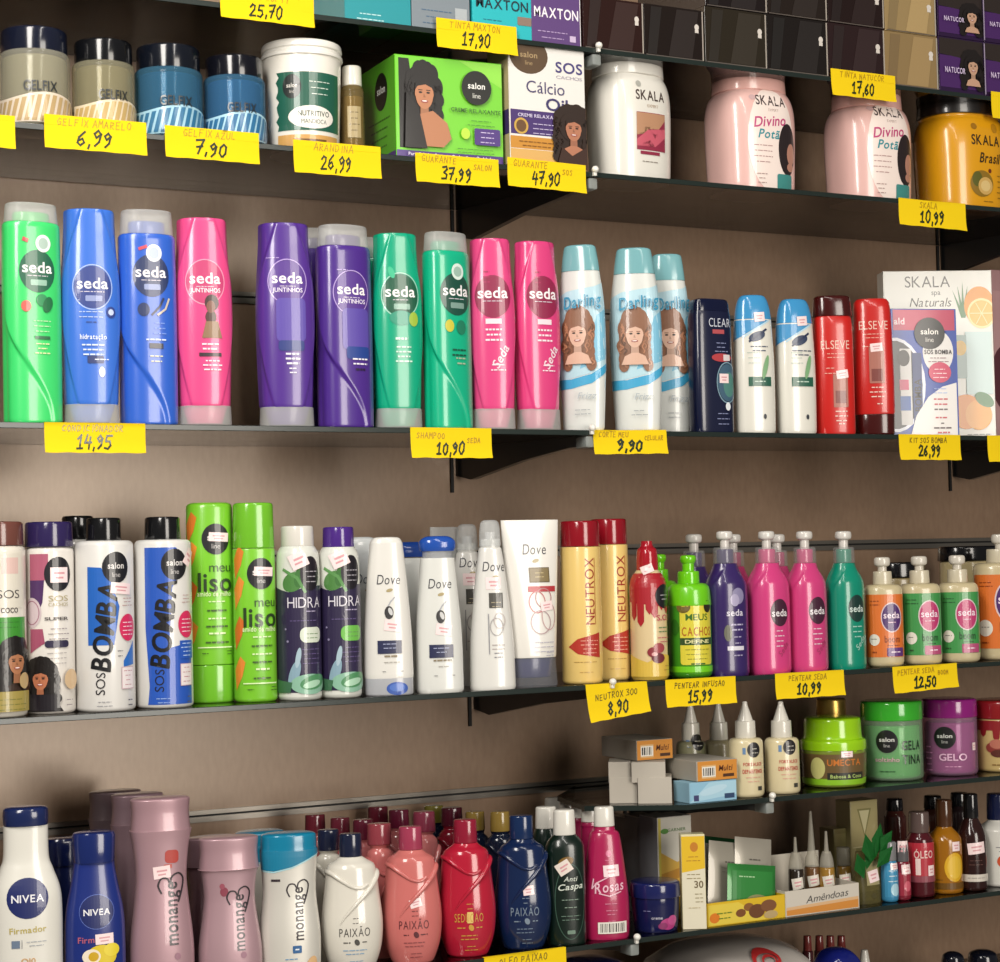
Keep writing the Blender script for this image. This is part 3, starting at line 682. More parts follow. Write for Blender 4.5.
ga = seda_logo(146, '1f5f46', '8fb8a4') + e_(6, 173, 8, 8.5, 'e2ece6') + e_(6, 173, 5, 5.5, 'a9c0b4') + r_(-12, 176, 6, 4, 'c04a4c', rot=-20) + e_(-12, 112, 5, 5.5, 'cf5a50') + e_(4, 118, 6, 6, '2a8a54', 30) + e_(10, 114, 5, 8, '1f6a40', -20) + l_(4, 98, 20, 3, 5, 'b5dcae', 1.2) + r_(4, 82, 16, 3, '2a6a44') + l_(4, 76, 16, 3, 4.5, 'd8dca8', 1.6)
shampoo(33, 418, 29.5, 213, 19, F1, '', ga, 'bright green shampoo bottle with clear cap at the left end', 10)
ba = seda_logo(132, '2c3f86', '8a96c4', 'a9bce6') + l_(-2, 108, 26, 2, 5, 'b0c4ec', 1.2) + e_(18, 108, 5, 5.5, '2c3f86') + e_(18, 108, 3, 3, 'c2d0ee') + l_(-2, 98, 14, 1, 4, '2a3a74') + t_('hidratação', 0, 84, 7, 'e2eaf6', w=26) + l_(0, 76, 24, 3, 4.6, 'd2def2', 2) + r_(2, 62, 16, 7, '26366e', 1) + l_(8, 62, 18, 1, 3, 'e0e6f4', 1.4) + e_(8, 50, 3, 5, 'dfe6f2')
conditioner(92, 420, 29.5, 209, 19, '3a6fd0', '', ba, 'blue conditioner bottle standing upside down on its clear cap', 4)
ba2 = seda_logo(144, '22325f', '8a96c0') + e_(3, 166, 8, 8.5, 'e0e6f2') + e_(3, 166, 5, 5.5, 'a4b2d0') + r_(-8, 171, 9, 3, 'd04a58', rot=20) + e_(-8, 111, 6, 6.5, '22325f') + stroke_([(0, 106), (8, 114), (12, 122)], 2, '1a2448') + stroke_([(6, 106), (14, 112), (18, 122)], 2, 'c8bcae') + l_(8, 98, 14, 3, 5, '7a9ae0', 1.2) + l_(4, 82, 22, 1, 4, 'd2dcf0', 2) + r_(4, 76, 14, 5, '2a2a3c') + l_(4, 66, 16, 2, 5, 'd8d8b0', 1.6)
shampoo(149, 421, 29.5, 209, 24, '2f60c6', '', ba2, 'blue shampoo bottle with clear cap between blue and pink conditioners', 7)
pa = seda_logo(138, 'c23a70', None, 'e79cb8') + t_('JUNTINHOS', 0, 130, 6, 'f4e6ec', w=30) + e_(6, 118, 7, 8, '3a2220') + e_(5, 104, 5.5, 7, '4a2c26') + e_(5, 114, 4.5, 6, '7a4c3c') + p_([(-4, 84), (16, 84), (12, 100), (0, 100)], '8a6a4c') + r_(4, 68, 22, 3.5, '2e1a26') + l_(4, 78, 20, 2, 4.5, 'f2dce6', 2.2) + l_(6, 62, 20, 3, 4.2, 'f2dce6', 1.8)
conditioner(205, 421, 29, 201, 19, 'e04a86', '', pa, 'single pink conditioner bottle beside the empty gap', 4)
va = seda_logo(140, '54328c', None, 'b49cd8') + t_('JUNTINHOS', 0, 132, 6, 'e9e2f2', w=30) + r_(3, 103, 30, 42, '5a48a4', 5) + r_(3, 78, 26, 10, '28387e', 3) + l_(4, 70, 20, 3, 4.6, 'ece8f2', 2.4) + l_(4, 56, 10, 2, 4, 'ece8f2', 1.6) + l_(-14, 163, 14, 1, 3, 'b49cd8')
conditioner(287, 423, 29.5, 198, 19, '52308c', '', va, 'purple conditioner bottle right of the empty gap', 5)
va2 = seda_logo(130, '54328c', None, 'b49cd8') + t_('JUNTINHOS', 0, 122, 6, 'e9e2f2', w=30) + r_(4, 95, 30, 40, '5a48a4', 5) + r_(6, 72, 26, 12, '24428e', 3) + l_(8, 66, 22, 2, 4.6, 'ece8f2', 2) + l_(8, 56, 14, 1, 4, '2a1a3c', 3) + l_(-10, 152, 12, 1, 3, 'b49cd8')
shampoo(346, 424, 28.5, 197, 21, '4a2a86', '', va2, 'purple shampoo bottle with clear cap, in front', 13)
shampoo(318, 420, 27, 190, 20, '452880', '', [], 'purple shampoo bottle half hidden behind the two purple ones', 4, inset=.075)
ta = seda_logo(128, '17573f', '8ab0a0', 'a8d4c4') + e_(-9, 150, 3, 6, '3cba8c', 20) + e_(0, 106, 12, 7, '2f9478') + e_(13, 105, 5, 7, '9ab83c') + l_(0, 86, 20, 1, 4, 'd8efe2', 3) + l_(2, 78, 18, 4, 4.6, 'cfe8da', 2)
conditioner(399, 424, 25.5, 189, 19, '08a37c', '', ta, 'teal green conditioner bottle standing on its clear cap', 7)
shampoo(374, 421, 24, 182, 20, '089a74', '', [], 'teal bottle peeping out behind the teal conditioner', 4, inset=.075)
ta2 = seda_logo(130, '134a3c', '7a9a90') + e_(2, 152, 7.5, 8, 'd5e6de') + e_(2, 152, 5, 5, '9ab8ac') + e_(-9, 99, 5, 6, 'c8c03c') + e_(5, 98, 6, 7, '1c7a5c') + l_(2, 76, 18, 2, 5, '14503c', 2.4) + l_(4, 68, 16, 2, 5, 'a8b89c', 2)
shampoo(449, 425, 24.5, 191, 19, '10ae84', '', ta2, 'teal green shampoo bottle with clear cap, left of two pink ones', 15)
ra = seda_logo(128, '8e1f48', None) + l_(-6, 152, 8, 3, 5, 'a82a58', 2) + r_(0, 104, 16, 5, 'eedae2') + l_(0, 96, 20, 3, 5, 'f0dce6', 2.4) + t_('Seda', 6, 70, 12, 'eed8e2', 60, shear=.2) + l_(4, 62, 18, 2, 5, 'f0dce6', 1.6)
conditioner(494, 425, 23.5, 185, 20, 'd94480', '', ra, 'pink conditioner bottle right of the teal shampoo', 3)
conditioner(539, 426, 23.5, 183, 20, 'd8417e', '', ra, 'pink conditioner bottle touching the pale blue shampoo', 12)

GD = 'pale blue and white shampoos with a smiling woman on the label'
def darling(px, yb, hw, h, label, face, inset=.006):
    o = B('shampoo_bottle', label, 'bottle', 'C', px, yb, hw, k=.55, face=face, group=GD, inset=inset, H=h)
    Hb = h - 26
    o.part('body', [(0, hw * .8), (1.5, hw * .84)] + cr([(3, hw * .86), (Hb * .3, hw * .95), (Hb * .55, hw), (Hb * .8, hw * .95), (Hb, hw * .8)], 7), M('d9dcd8'), n=2.2)
    o.part('cap', cr([(Hb + .3, hw * .8), (Hb + 8, hw * .77), (h - 4, hw * .68), (h - 1, hw * .62), (h, hw * .52)], 4), M('79aeb4', 'gl'), n=2.4)
    W = hw * 1.25
    art = p_([(-W, 46), (W, 60), (W, 146), (W * .5, 140), (-W * .4, 136), (-W, 128)], 'b4d6e2') + p_([(0, 60), (W, 70), (W, 120), (W * .6, 112)], '7cbcd8') + p_([(-W, 40), (-W * .3, 41), (W * .4, 46), (W, 58), (W, 66), (W * .4, 55), (-W * .3, 50), (-W, 50)], '3fa4d0') + woman_(-1, 93, 66, '8a6048', 'd8b09a', None, True, .78)
    art += t_('Darling', 3, 126, 17, '2f8fb4', 6, shear=.22, w=hw * 1.45) + t_('Frizz', 6, 34, 9, 'aab4ba', 0, 0, shear=.3) + l_(2, 20, 16, 2, 4, '9aa0a4', 1)
    o.label(art, 'body', ystep=4); return o
darling(584, 428, 24, 182, 'pale blue woman-label shampoo bottle next to the pink conditioner', -5)
darling(638, 429, 26, 180, 'pale blue woman-label shampoo bottle in the middle, label facing front', 0)
darling(671, 429, 22, 174, 'pale blue woman-label shampoo bottle partly hidden, next to the navy bottle', 4, .042)

o = B('shampoo_bottle', 'dark navy flat-sided shampoo bottle', 'bottle', 'C', 712, 429, 22, k=.5, rz=0, H=129)
o.part('body', [(0, 21), (2, 22), (60, 22), (112, 21), (117, 20)], M('0d1433'), n=4); o.part('cap', [(117.2, 20), (124, 19.5), (128, 18), (129, 16)], M('0c1230', 'gl'), n=4)
o.label(t_('CLEAR', 5, 106, 12, 'c8ccd8', w=26, bold=0) + r_(3, 97, 14, 4, 'b04a50') + l_(6, 86, 16, 3, 4, '8a92b8', 1) + e_(6, 72, 12, 4, 'b03a40') + r_(12, 72, 8, 6, 'd8cfd0') + ring_(12, 48, 13, 20, 1.2, '7a98a8') + e_(12, 48, 11.5, 18, '3c5c72') + e_(14, 46, 7, 12, '4c8078') + sticker_(8, 52, 11, 9) + l_(6, 18, 18, 3, 5, '8a92b8', 1) + e_(12, 25, 3, 4, 'dfe4e8'))
def hs(px, yb, hw, h, label, face, inset=.006):
    o = B('shampoo_bottle', label, 'bottle', 'C', px, yb, hw, k=.6, face=face, group='white shampoos with bright blue caps', inset=inset, H=h)
    Hb = h - 24
    o.part('body', [(0, hw * .92), (2, hw * .97)] + cr([(4, hw * .98), (Hb * .35, hw), (Hb * .65, hw * .99), (Hb, hw * .9)], 5), M('dedcd2'), n=2.3)
    o.part('cap', cr([(Hb + .2, hw * .9), (Hb + 10, hw * .84), (h - 6, hw * .74), (h - 1.5, hw * .62), (h, hw * .5)], 4), M('3f92c8', 'gl'), n=2.3)
    W = hw * 1.4
    art = p_([(-W, Hb - 22), (-W * .55, Hb - 17), (0, Hb - 8), (W * .5, Hb - 1), (-W, Hb - 1)], '3f92c8') + stroke_([(-W * .5, Hb - 18), (0, Hb - 9), (W * .5, Hb - 1)], 1.6, 'b9d8e8')
    art += e_(0, Hb - 17, 9, 4.5, '2a3a58', 20) + stroke_([(-8, Hb - 22), (4, Hb - 14), (10, Hb - 10)], 2, '16264a') + l_(2, Hb - 27, 22, 2, 4, '30405c', 1.4) + l_(-4, 78, 16, 3, 5, 'b0c0b4', 1) + r_(2, 50, 24, 9, '1f5a46') + l_(2, 50, 16, 1, 3, 'b8d0c0', 1.4) + e_(8, 64, 2.5, 12, '7aa878', -15) + e_(6, 16, 1.6, 2.5, '30343c') + sticker_(3, Hb + 2, 11, 9, 5)
    o.label(art, 'body'); return o
hs(755.5, 431, 20.5, 135, 'white shampoo with blue cap next to the navy bottle', 7)
hs(797, 431, 20, 131, 'white shampoo with blue cap next to the red bottle', 9)
o = B('shampoo_bottle', 'red shampoo bottle with dark maroon cap on top', 'bottle', 'C', 835, 432, 21, k=.62, face=5, group='red shampoo and conditioner pair', H=135)
o.part('body', [(0, 19.5), (2, 20.5), (60, 20.5), (105, 20), (113, 19), (115, 18)], M('c8211c'), n=2.5); o.part('cap', cyl(115.2, 135, 20, 18.5, .6, 3), M('40100f', 'gl'), n=2.5)
els = lambda y: t_('ELSEVE', 0, y, 12, 'e8c4b4', w=29, bold=0) + l_(0, y - 9, 26, 2, 3.6, 'e0a898', 1)
o.label(els(87) + l_(-6, 64, 12, 2, 5, 'e0b4a4', 1) + r_(4, 42, 15, 32, 'a86a5c', 1) + r_(4, 36, 11, 12, '7a3a34') + sticker_(6, 58, 12, 8, 8) + l_(4, 22, 16, 3, 4.5, 'e6c8bc', 1.4) + l_(4, 10, 8, 1, 3, 'e6c8bc', 1.4))
o = B('conditioner_bottle', 'red conditioner bottle standing on a dark maroon cap', 'bottle', 'C', 875, 433, 20.5, k=.62, face=3, group='red shampoo and conditioner pair', H=133)
o.part('cap', cyl(0, 20, 19.5, 20, 2, .5), M('40100f', 'gl'), n=2.5); o.part('body', [(20.2, 19.5), (22, 20.3), (60, 20.3), (100, 19.5), (124, 18.4), (130, 17.5), (133, 15)], M('c4201c'), n=2.5)
o.label(els(107) + l_(-6, 86, 12, 1, 5, 'e0b4a4', 1) + r_(2, 68, 15, 36, 'a86a5c', 1) + r_(2, 58, 11, 12, '7a3a34') + sticker_(2, 85, 12, 8, 5) + l_(2, 46, 18, 3, 4.5, 'e6c8bc', 1.4) + l_(4, 30, 8, 1, 3, 'e6c8bc', 1.4))

b = Box('gift_box', 'tall white gift box with oranges printed on it', 'box', 'C', 889, 995, 427, 156, .03, 'd9d8d0', inset=.075, rz=-24)
b.front(r_(0, 78, 104, 154, 'dddcd4') + t_('SKALA', -10, 146, 15, '2c2a28', w=44, bold=0) + t_('spa', -2, 136, 7, '2c2a28', bold=0) + t_('Naturals', -8, 127, 12, '2c2a28', bold=0, shear=.25, w=40)
        + sum([p_([(22, 112), (26, 112), (22 + k * 5 - 8, 146 - abs(k - 2) * 4)], '4a7a4c') for k in range(5)], []) + e_(40, 123, 15, 18, 'd98c1e') + e_(42, 116, 14, 14, 'e8b04a') + ring_(42, 116, 14, 14, 2, 'f2d89a') + sum([stroke_([(42, 116), (42 + 11 * math.cos(a), 116 + 11 * math.sin(a))], .8, 'f4dca4') for a in (0, 1.05, 2.1, 3.14, 4.2, 5.2)], [])
        + r_(38, 70, 26, 58, 'bcd2d0') + r_(20, 76, 12, 40, '8aa09c', 1) + e_(20, 84, 6, 7, 'cfa43c') + e_(24, 25, 16, 16, 'd88424') + e_(36, 22, 13, 14, 'e09c44') + e_(42, 36, 10, 6, '3c7444', -30) + l_(36, 4, 24, 1, 3, '8a8a84'))
b = Box('gift_box', 'pink gift box cut off by the right border beside the white one', 'box', 'C', 997, 1060, 430, 158, .05, 'b98f92', inset=.16)
b.front(r_(0, 70, 61, 138, 'c49a9c') + t_('SKALA', 2, 132, 14, '2c2a28', w=44, bold=0) + e_(-20, 60, 14, 30, '5a2a34'))
b = Box('hair_kit_box', 'blue and white hair kit box with a round window, in front of the gift box', 'box', 'C', 895, 959, 433, 124, .03, '2a4ca8', inset=.024, rz=-16)
b.front(r_(0, 62, 60, 122, '2848a0') + r_(0, 113, 60, 20, 'b83558') + t_('ald', -24, 112, 9, 'ecd8dc') + p_([(-4, 104), (8, 106), (24, 92), (30, 74), (30, 84), (30, 100), (22, 102), (12, 88), (4, 70)], '2848a0') + e_(13, 82, 15, 21, 'e2dfdc')
        + e_(-30, 50, 30, 46, 'dfe2ec') + e_(-30, 50, 27, 43, '23262e') + r_(-19, 48, 11, 74, 'c9c8c6', 1) + r_(-20, 32, 10, 14, '2f5aa0') + r_(-21, 50, 9, 10, 'c04468') + e_(-21, 76, 6, 8, '14120f') + r_(-8, 46, 9, 70, '20356c', 1) + t_('BOMBA', -8, 40, 9, '0e0e10', 90)
        + p_([(-16, .5), (30, .5), (30, 52), (16, 48), (2, 38), (-10, 20)], 'e4e1de') + e_(5, 100, 15, 15.5, '12110f') + t_('salon', 5, 102, 8, 'efece6') + t_('line', 5, 94, 6.5, 'd6d2cc', bold=0) + t_('SOS BOMBA', 13, 82, 6, '2a2426', w=27) + l_(13, 76, 22, 2, 3.5, '8a5a64', 1) + e_(14, 62, 11, 10, 'c8355c') + l_(14, 65, 16, 3, 4, 'f0d8de', 1) + l_(14, 46, 18, 2, 4, '9ab0e0', 1)
        + l_(14, 36, 14, 2, 5, 'c04a54', 2) + l_(14, 26, 18, 1, 5, '5a4a4c', 2) + l_(14, 18, 12, 1, 5, 'c04a54', 2) + r_(15, 12.5, 3, 1.2, '5a4a4c') + l_(15, 8, 20, 1, 5, '5a4a4c', 2) + l_(16, 3.5, 12, 1, 5, 'c04a54', 2))

# ------------------------------------------------------------------ fourth shelf
BLK = '121214'
def salon(x, y, r, w=0): return e_(x, y, r, r * 1.12, '14131a') + t_('salon', x, y + 2, r * .62, 'dedad8', w=r * 1.2) + t_('line', x, y - r * .5, r * .5, 'b8b4b4', bold=0)
def round_bottle(label, px, yb, hw, h, cap, capw, body, capc, art, face, group=None, inset=.006, shelf='D', name='shampoo_bottle', k=1, rz=None, rsh=5, capk='gl'):
    o = B(name, label, 'bottle', shelf, px, yb, hw, k=k, face=face if rz is None else None, rz=rz, group=group, inset=inset, H=h)
    o.part('body', cyl(0, h - cap, hw, hw * .985, 4, rsh), M(body), n=2.0 if k == 1 else 2.4)
    o.part('cap', cyl(h - cap, h, capw, capw * .97, .6, 2.5), M(capc, capk))
    if art: o.label(art)
    return o
round_bottle('white bottle with brown cap and green label at the left border', -1, 716, 28, 194, 24, 26, 'dcd6ca', '6a4038',
   r_(6, 138, 40, 60, 'd8d2c4') + e_(-8, 150, 8, 12, 'c2b69a') + r_(10, 150, 18, 16, 'd8b8b0') + t_('SOS', 8, 122, 12, '3a3434', bold=0, w=24) + t_('COCO', 9, 106, 7, '3a3434', w=18) + r_(6, 66, 46, 66, '3a8c2c') + l_(8, 94, 30, 2, 5, '2a6a20') + woman_(14, 54, 64, '140f0e', 'a8704e', '3a2a22') + r_(6, 16, 46, 20, '9c8c48') + l_(8, 18, 34, 3, 5, '6a6a2a') + e_(22, 36, 6, 8, 'b59a6c'), 3, 'white bottles with round black emblem')
round_bottle('white bottle with violet cap and plum label, second from the left border', 51, 712, 24.5, 190, 25, 24, 'dcd7d0', '2d2350',
   r_(-14, 145, 20, 26, 'a85870') + p_([(-24, 132), (-8, 132), (-10, 110), (-16, 96), (-24, 90)], '4a2a5c') + e_(-22, 100, 11, 15, 'c8b8bc') + ring_(-22, 100, 9, 12, 1, '9a6a7c') + p_([(-24, 84), (-10, 84), (-8, 70), (-24, 60)], '9c4c66') + e_(6, 138, 14, 17, '14121a') + sticker_(7, 137, 18, 15) + t_('SOS', 6, 114, 8, 'a89c70', w=20, bold=0) + t_('CACHOS', 6, 108, 5, 'a89c70', w=20, bold=0)
   + t_('SUPER', 4, 94, 4.5, '4a4444', w=24) + l_(6, 84, 26, 4, 5, '8a8084', 1) + r_(4, 69, 24, 7, '2a2440', 3) + l_(4, 60, 20, 3, 5, 'a09a98', 1) + woman_(-12, 34, 54, '16100e', 'b06c4c', '1c1416') + r_(-10, 12, 24, 16, '18121a') + e_(16, 34, 7, 10, 'c8ac88') + l_(14, 14, 10, 2, 5, '8a8084', 1), 3, 'white bottles with round black emblem', .018)
def bomba(px, yb, blue_top):
    W = 30
    a = []
    if not blue_top:
        a += p_([(-22, 144), (-8, 143), (2, 128), (10, 104), (4, 66), (-22, 66)], '2060b8') + p_([(14, 50), (29, 70), (29, 46), (14, 44)], '2a6cc0')
    else:
        a += p_([(-24, 160), (8, 160), (20, 150), (4, 120), (0, 60), (28, 66), (28, 4), (-22, 4), (-20, 22), (-24, 80)], '2454b4')
    a += salon(7, 143, 14) + t_('BOMBA', -6, 84, 27, '101014', 84, bold=1, shear=.12, w=88) + t_('BOMBA', -5.4, 84.6, 27, '101014', 84, bold=1, shear=.12, w=88) + t_('SOS', -10, 28, 13, '1c1a20', 88, bold=0, w=22)
    a += l_(20, 112, 14, 3, 3.5, 'b08a88', 1) + e_(20, 83, 10.5, 13.5, 'd02a5c') + l_(20, 88, 15, 4, 4, 'f0d4dc', 1.2) + (r_(20, 58, 18, 18, '2454b4') + l_(20, 64, 16, 4, 4, 'b8cce8', 1.2) if blue_top else l_(10, 60, 8, 2, 5, '3a3a44'))
    a += r_(19, 33, 16, 22, 'c8a8b0') + r_(19, 33, 14.5, 20.5, 'e8dfdf') + l_(19, 40, 11, 4, 4.6, 'c08a94', 1) + l_(-6, 10, 18, 2, 4, '8a8a90' if not blue_top else '9ab4e0', 1) + l_(22, 11, 8, 2, 5, '5a5a60', 1.4)
    if not blue_top: a += sticker_(12, 122, 22, 11, -6)
    else: a += sticker_(24, 150, 10, 18, -35)
    return a
GB = 'white and blue bottles with big black lettering'
round_bottle('white bottle with black cap, big black upright lettering and mostly white label', 106, 711, 29.5, 193, 23, 17.5, 'dad8d4', BLK, bomba(106, 711, 0), 5, GB)
round_bottle('white bottle with black cap and mostly blue label, beside the lime green pair', 165, 708, 28.5, 191, 23, 18, 'dad8d4', BLK, bomba(165, 708, 1), 5, GB)
round_bottle('black-capped bottle behind, showing only its cap between the violet cap and a black cap', 80, 700, 26, 184, 23, 16, 'd2d0cc', BLK, None, 5, None, .08)

GL = 'lime green hair straightening bottles'
def liso(px, yb, hw, h, cap_at_top, label, face):
    o = B('shampoo_bottle' if cap_at_top else 'conditioner_bottle', label, 'bottle', 'D', px, yb, hw, k=.8, face=face, inset=.044 if not cap_at_top else .02, group=GL, H=h)
    g = '78c22e'
    if cap_at_top:
        o.part('body', cyl(0, h - 46, hw, hw * .98, 4, 1), M(g), n=2.3); o.part('cap', cyl(h - 45.6, h, hw * .97, hw * .93, 1, 3), M('6cb42c', 'gl'), n=2.3); y0 = 128
    else:
        o.part('cap', cyl(0, 38, hw * .97, hw * .98, 3, 1), M('6cb42c', 'gl'), n=2.3); o.part('body', cyl(38.3, h, hw, hw * .94, 1, 5), M(g), n=2.3); y0 = 165
    a = []
    for i, (yy, c) in enumerate(((y0 + 10, 'd87a2c'), (y0 - 20, 'e08a34'), (y0 - 60, 'cf6a24'), (y0 - 100, 'dd8430'))):
        a += p_([(-hw * 1.1, yy - 16), (-hw * .75, yy - 2), (-hw * .6, yy + 12), (-hw * .85, yy + 18), (-hw * 1.2, yy + 4)], c)
    a += salon(4, y0, 14) + sticker_(7, y0 + 2, 20, 9, -3) + t_('meu', 8, y0 - 28, 14, '2c4a18', bold=0, w=22) + t_('liso', 3, y0 - 43, 27, '223a14', bold=1, w=34) + t_('amido de milho', 2, y0 - 55, 7, 'd8ecb4', w=34) + l_(4, y0 - 63, 20, 1, 4, 'd8ecb4', 1.6)
    a += l_(4, y0 - 72, 26, 1, 4, '3a5a1c', 2.4) + l_(4, y0 - 80, 24, 1, 4, 'd8ecb4', 2) + l_(4, y0 - 88, 28, 1, 4, '3a5a1c', 2.4) + l_(4, y0 - 95, 20, 1, 4, 'd8ecb4', 2.4) + l_(4, y0 - 104, 24, 1, 4, '3a5a1c', 2.4) + r_(2, y0 - 109, 34, 1.2, 'd8ecb4') + l_(-8, y0 - 115, 8, 1, 4, '3a5a1c') + l_(16, y0 - 113, 8, 2, 3, '3a5a1c')
    o.label(a); return o
liso(212, 705, 24.5, 202, 0, 'lime green conditioner bottle with its cap at the bottom, left of the pair', 3)
liso(256, 702, 21.5, 199, 1, 'lime green shampoo bottle with its cap on top, right of the pair', 4)

GH = 'dark violet hydrating bottles with an aloe leaf label'
def hidra(px, yb, hw, h, capc, pill, label):
    o = B('shampoo_bottle', label, 'bottle', 'D', px, yb, hw, face=5, group=GH, H=h)
    H = h - 20
    o.part('body', cyl(0, 4, hw, hw, 4, .1)[:4] + cr([(4, hw), (H * .7, hw), (H - 12, hw * .97), (H - 4, hw * .88), (H, hw * .76)], 4), M('d6d8d0')); o.part('cap', cyl(H, h, hw * .76, hw * .74, .5, 2), M(capc, 'gl'))
    W = hw * 1.7
    a = p_([(-W, 8), (W, 8), (W, 112), (W * .2, 112), (-W * .4, 106), (-W, 112)], '2c2444') + e_(-10, 116, 12, 9, '4c8040', 30) + e_(-2, 122, 6, 12, '3c7034', -20) + stroke_([(-20, 128), (-6, 120), (2, 106)], 3, '5a9050') + e_(8, 124, 11, 17, '17121c') + l_(9, 126, 15, 3, 5, 'a8a4ac', 1.2)
    a += t_('HIDRA', 2, 96, 15, 'd6d2dc', bold=0, w=36) + l_(8, 87, 18, 1, 4, 'a49ab8', 1.6) + l_(0, 78, 30, 1, 4, '6a5c8c', 1) + r_(8, 64, 24, 15, pill, 6) + l_(9, 65, 16, 2, 4, '6a8a5c', 1) + l_(8, 50, 24, 4, 4.6, '6a5a8c', .8)
    a += e_(-10, 26, 5, 14, '86a4b4', -18) + e_(-6, 42, 2.5, 10, 'a4bcc8', -10) + e_(6, 16, 20, 10, '86b49c') + e_(10, 18, 15, 7, '4c8a5c', 12) + e_(8, 16, 10, 3.4, 'a8d0b4', 12) + p_([(-W, 8), (-14, 8), (-12, 18), (-W, 22)], '3c6a4a') + e_(-18, 70, 1, 1, '8a84a4') + e_(-16, 58, 1.2, 1.2, '8a84a4')
    a += sticker_(-4, 137, 17, 15, 24)
    o.label(a, ystep=4); return o
hidra(300, 697, 22, 171, 'd8d4cc', 'd4dccc', 'dark violet aloe bottle with white cap')
hidra(341, 696, 21, 169, '4a2a80', '6cb84c', 'dark violet aloe bottle with purple cap')

# white care bottles
GW = 'white bottles and tube with slim black lettering'
dove = lambda y, x=0, c='34343c', k=1: t_('Dove', x, y, 14 * k, c, bold=0, shear=.18, w=23 * k) + e_(x + 1, y - 11 * k, 3.4 * k, 1.6 * k, 'a8986c', 15)
dart = lambda y: dove(y) + stroke_([(-1, y - 27), (2, y - 22), (6, y - 18)], 1.2, 'a8aab0') + e_(0, y - 33, 4.5, 6.5, '2c2a2c') + e_(1.5, y - 32, 2, 4, 'c8c8c8', 20) + sticker_(3, y - 46, 16, 11, -8) + r_(0, y - 67, 24, 13, '23284c') + l_(0, y - 64, 16, 2, 4, 'a8b0d0', 1) + l_(1, y - 76, 20, 1, 4, '8a7c64', 2.4) + l_(2, y - 82, 16, 1, 4, 'a8a49c', 1.2) + l_(-6, y - 91, 4, 1, 3, '8a8a8a') + l_(12, y - 91, 4, 1, 3, '8a8a8a')
o = B('conditioner_bottle', 'white flared conditioner bottle standing on a grey cap with a blue button', 'bottle', 'D', 389, 694, 25, k=.58, face=3, group=GW, H=157)
o.part('body', [(17, 24.6), (20, 25)] + cr([(22, 25), (60, 24), (110, 20.5), (146, 17), (152, 16), (156, 13), (157, 8)], 6), M('dedcd6'), n=2.4)
o.part('cap', cyl(0, 17, 24.5, 24.6, 2, .3), M('a9abb0'), n=2.4, parent=None)
o.label(e_(7, 7, 11, 6.5, '2f55a8') + e_(7, 8, 8, 4, '4a70c0'), 'cap', 'cap_button'); o.label(dart(115), 'body')
o = B('shampoo_bottle', 'white flared shampoo bottle with bright blue cap', 'bottle', 'D', 440, 691, 24, k=.58, face=4, group=GW, H=155)
o.part('body', [(0, 22.5), (2, 23.8)] + cr([(4, 24), (60, 23), (105, 19.5), (130, 17.5), (133, 17)], 6), M('d8d9d4'), n=2.4); o.part('neck', cyl(132.5, 141, 15, 15, .3, .3), M('cfd2d6', 'frost'), n=2.3)
o.part('cap', cr([(140, 17), (144, 18.5), (150, 18), (154, 13), (155, 8)], 4), M('2550a8', 'gl'), n=2.3); o.label(dart(108), 'body')
for px, yb, lab in ((412, 688, 'blue-capped white shampoo bottle peeping out between the two white flared bottles'),):
    o = B('shampoo_bottle', lab, 'bottle', 'D', px, yb, 23, k=.58, rz=0, group=GW, inset=.08, H=146)
    o.part('body', [(0, 22.5), (2, 23)] + cr([(4, 23), (60, 22), (105, 19), (130, 17)], 5), M('d0d2ce'), n=2.4); o.part('cap', cr([(131, 17), (136, 18), (142, 17.5), (146, 12)], 4), M('1d3f8a', 'gl'), n=2.3)
o = B('conditioner_bottle', 'white bottle behind the violet aloe bottle, lettering half hidden', 'bottle', 'D', 364, 690, 24, k=.58, rz=0, group=GW, inset=.07, H=153)
o.part('body', cr([(0, 23), (40, 24), (100, 20), (140, 17), (150, 15), (153, 9)], 5), M('cfd3d4'), n=2.4); o.label(dove(112, 0, '4a5464'), 'body')
def spray(px, yb, h, hw, lab, inset):
    o = B('spray_bottle', lab, 'bottle', 'D', px, yb, hw, k=.6, face=4, group=GW, inset=inset, H=h)
    H = h - 20
    o.part('body', [(0, hw * .96), (2, hw)] + cr([(4, hw), (50, hw * .94), (100, hw * .72), (H - 12, hw * .52), (H - 8, hw * .45)], 6), M('dbdad5'), n=2.3); o.part('collar', cyl(H - 8, H + 1, hw * .44, hw * .44, .5, 1), M('d2d2ce')); o.part('spray_head', cyl(H + 1, H + 8, 5, 5, .3, .3), M('cacaca'))
    o.part('overcap', cr([(H - 6, 11), (H + 6, 10.6), (h - 4, 9.5), (h - 1, 7.5), (h, 5)], 4), M('dfe2e2', 'frost'))
    a = dove(122, 2) + sticker_(1, 105, 15, 12, 0) + r_(3, 88, 14, 15, '3c3a34') + l_(3, 86, 12, 2, 4, 'a89c7c', 1) + ring_(3, 62, 7, 9, 1, 'a8a4a4') + ring_(6, 68, 6, 8, .8, 'c4b8b4') + l_(4, 44, 16, 2, 4, '9a8a8a', 1) + l_(4, 36, 12, 2, 4, '6a6a74', 1.2) + r_(-5, 55, .8, 40, '8a8a90')
    o.label(a); return o
spray(493, 688, 168, 23, 'white tapering spray bottle with clear overcap, beside the upright tube', .006)
spray(470, 684, 160, 22, 'white tapering spray bottle behind the other spray bottle', .085)
o = B('tube', 'clear squared tube top behind the blue-capped white bottle', 'tube', 'D', 447, 684, 14, k=.5, rz=0, inset=.10, H=157)
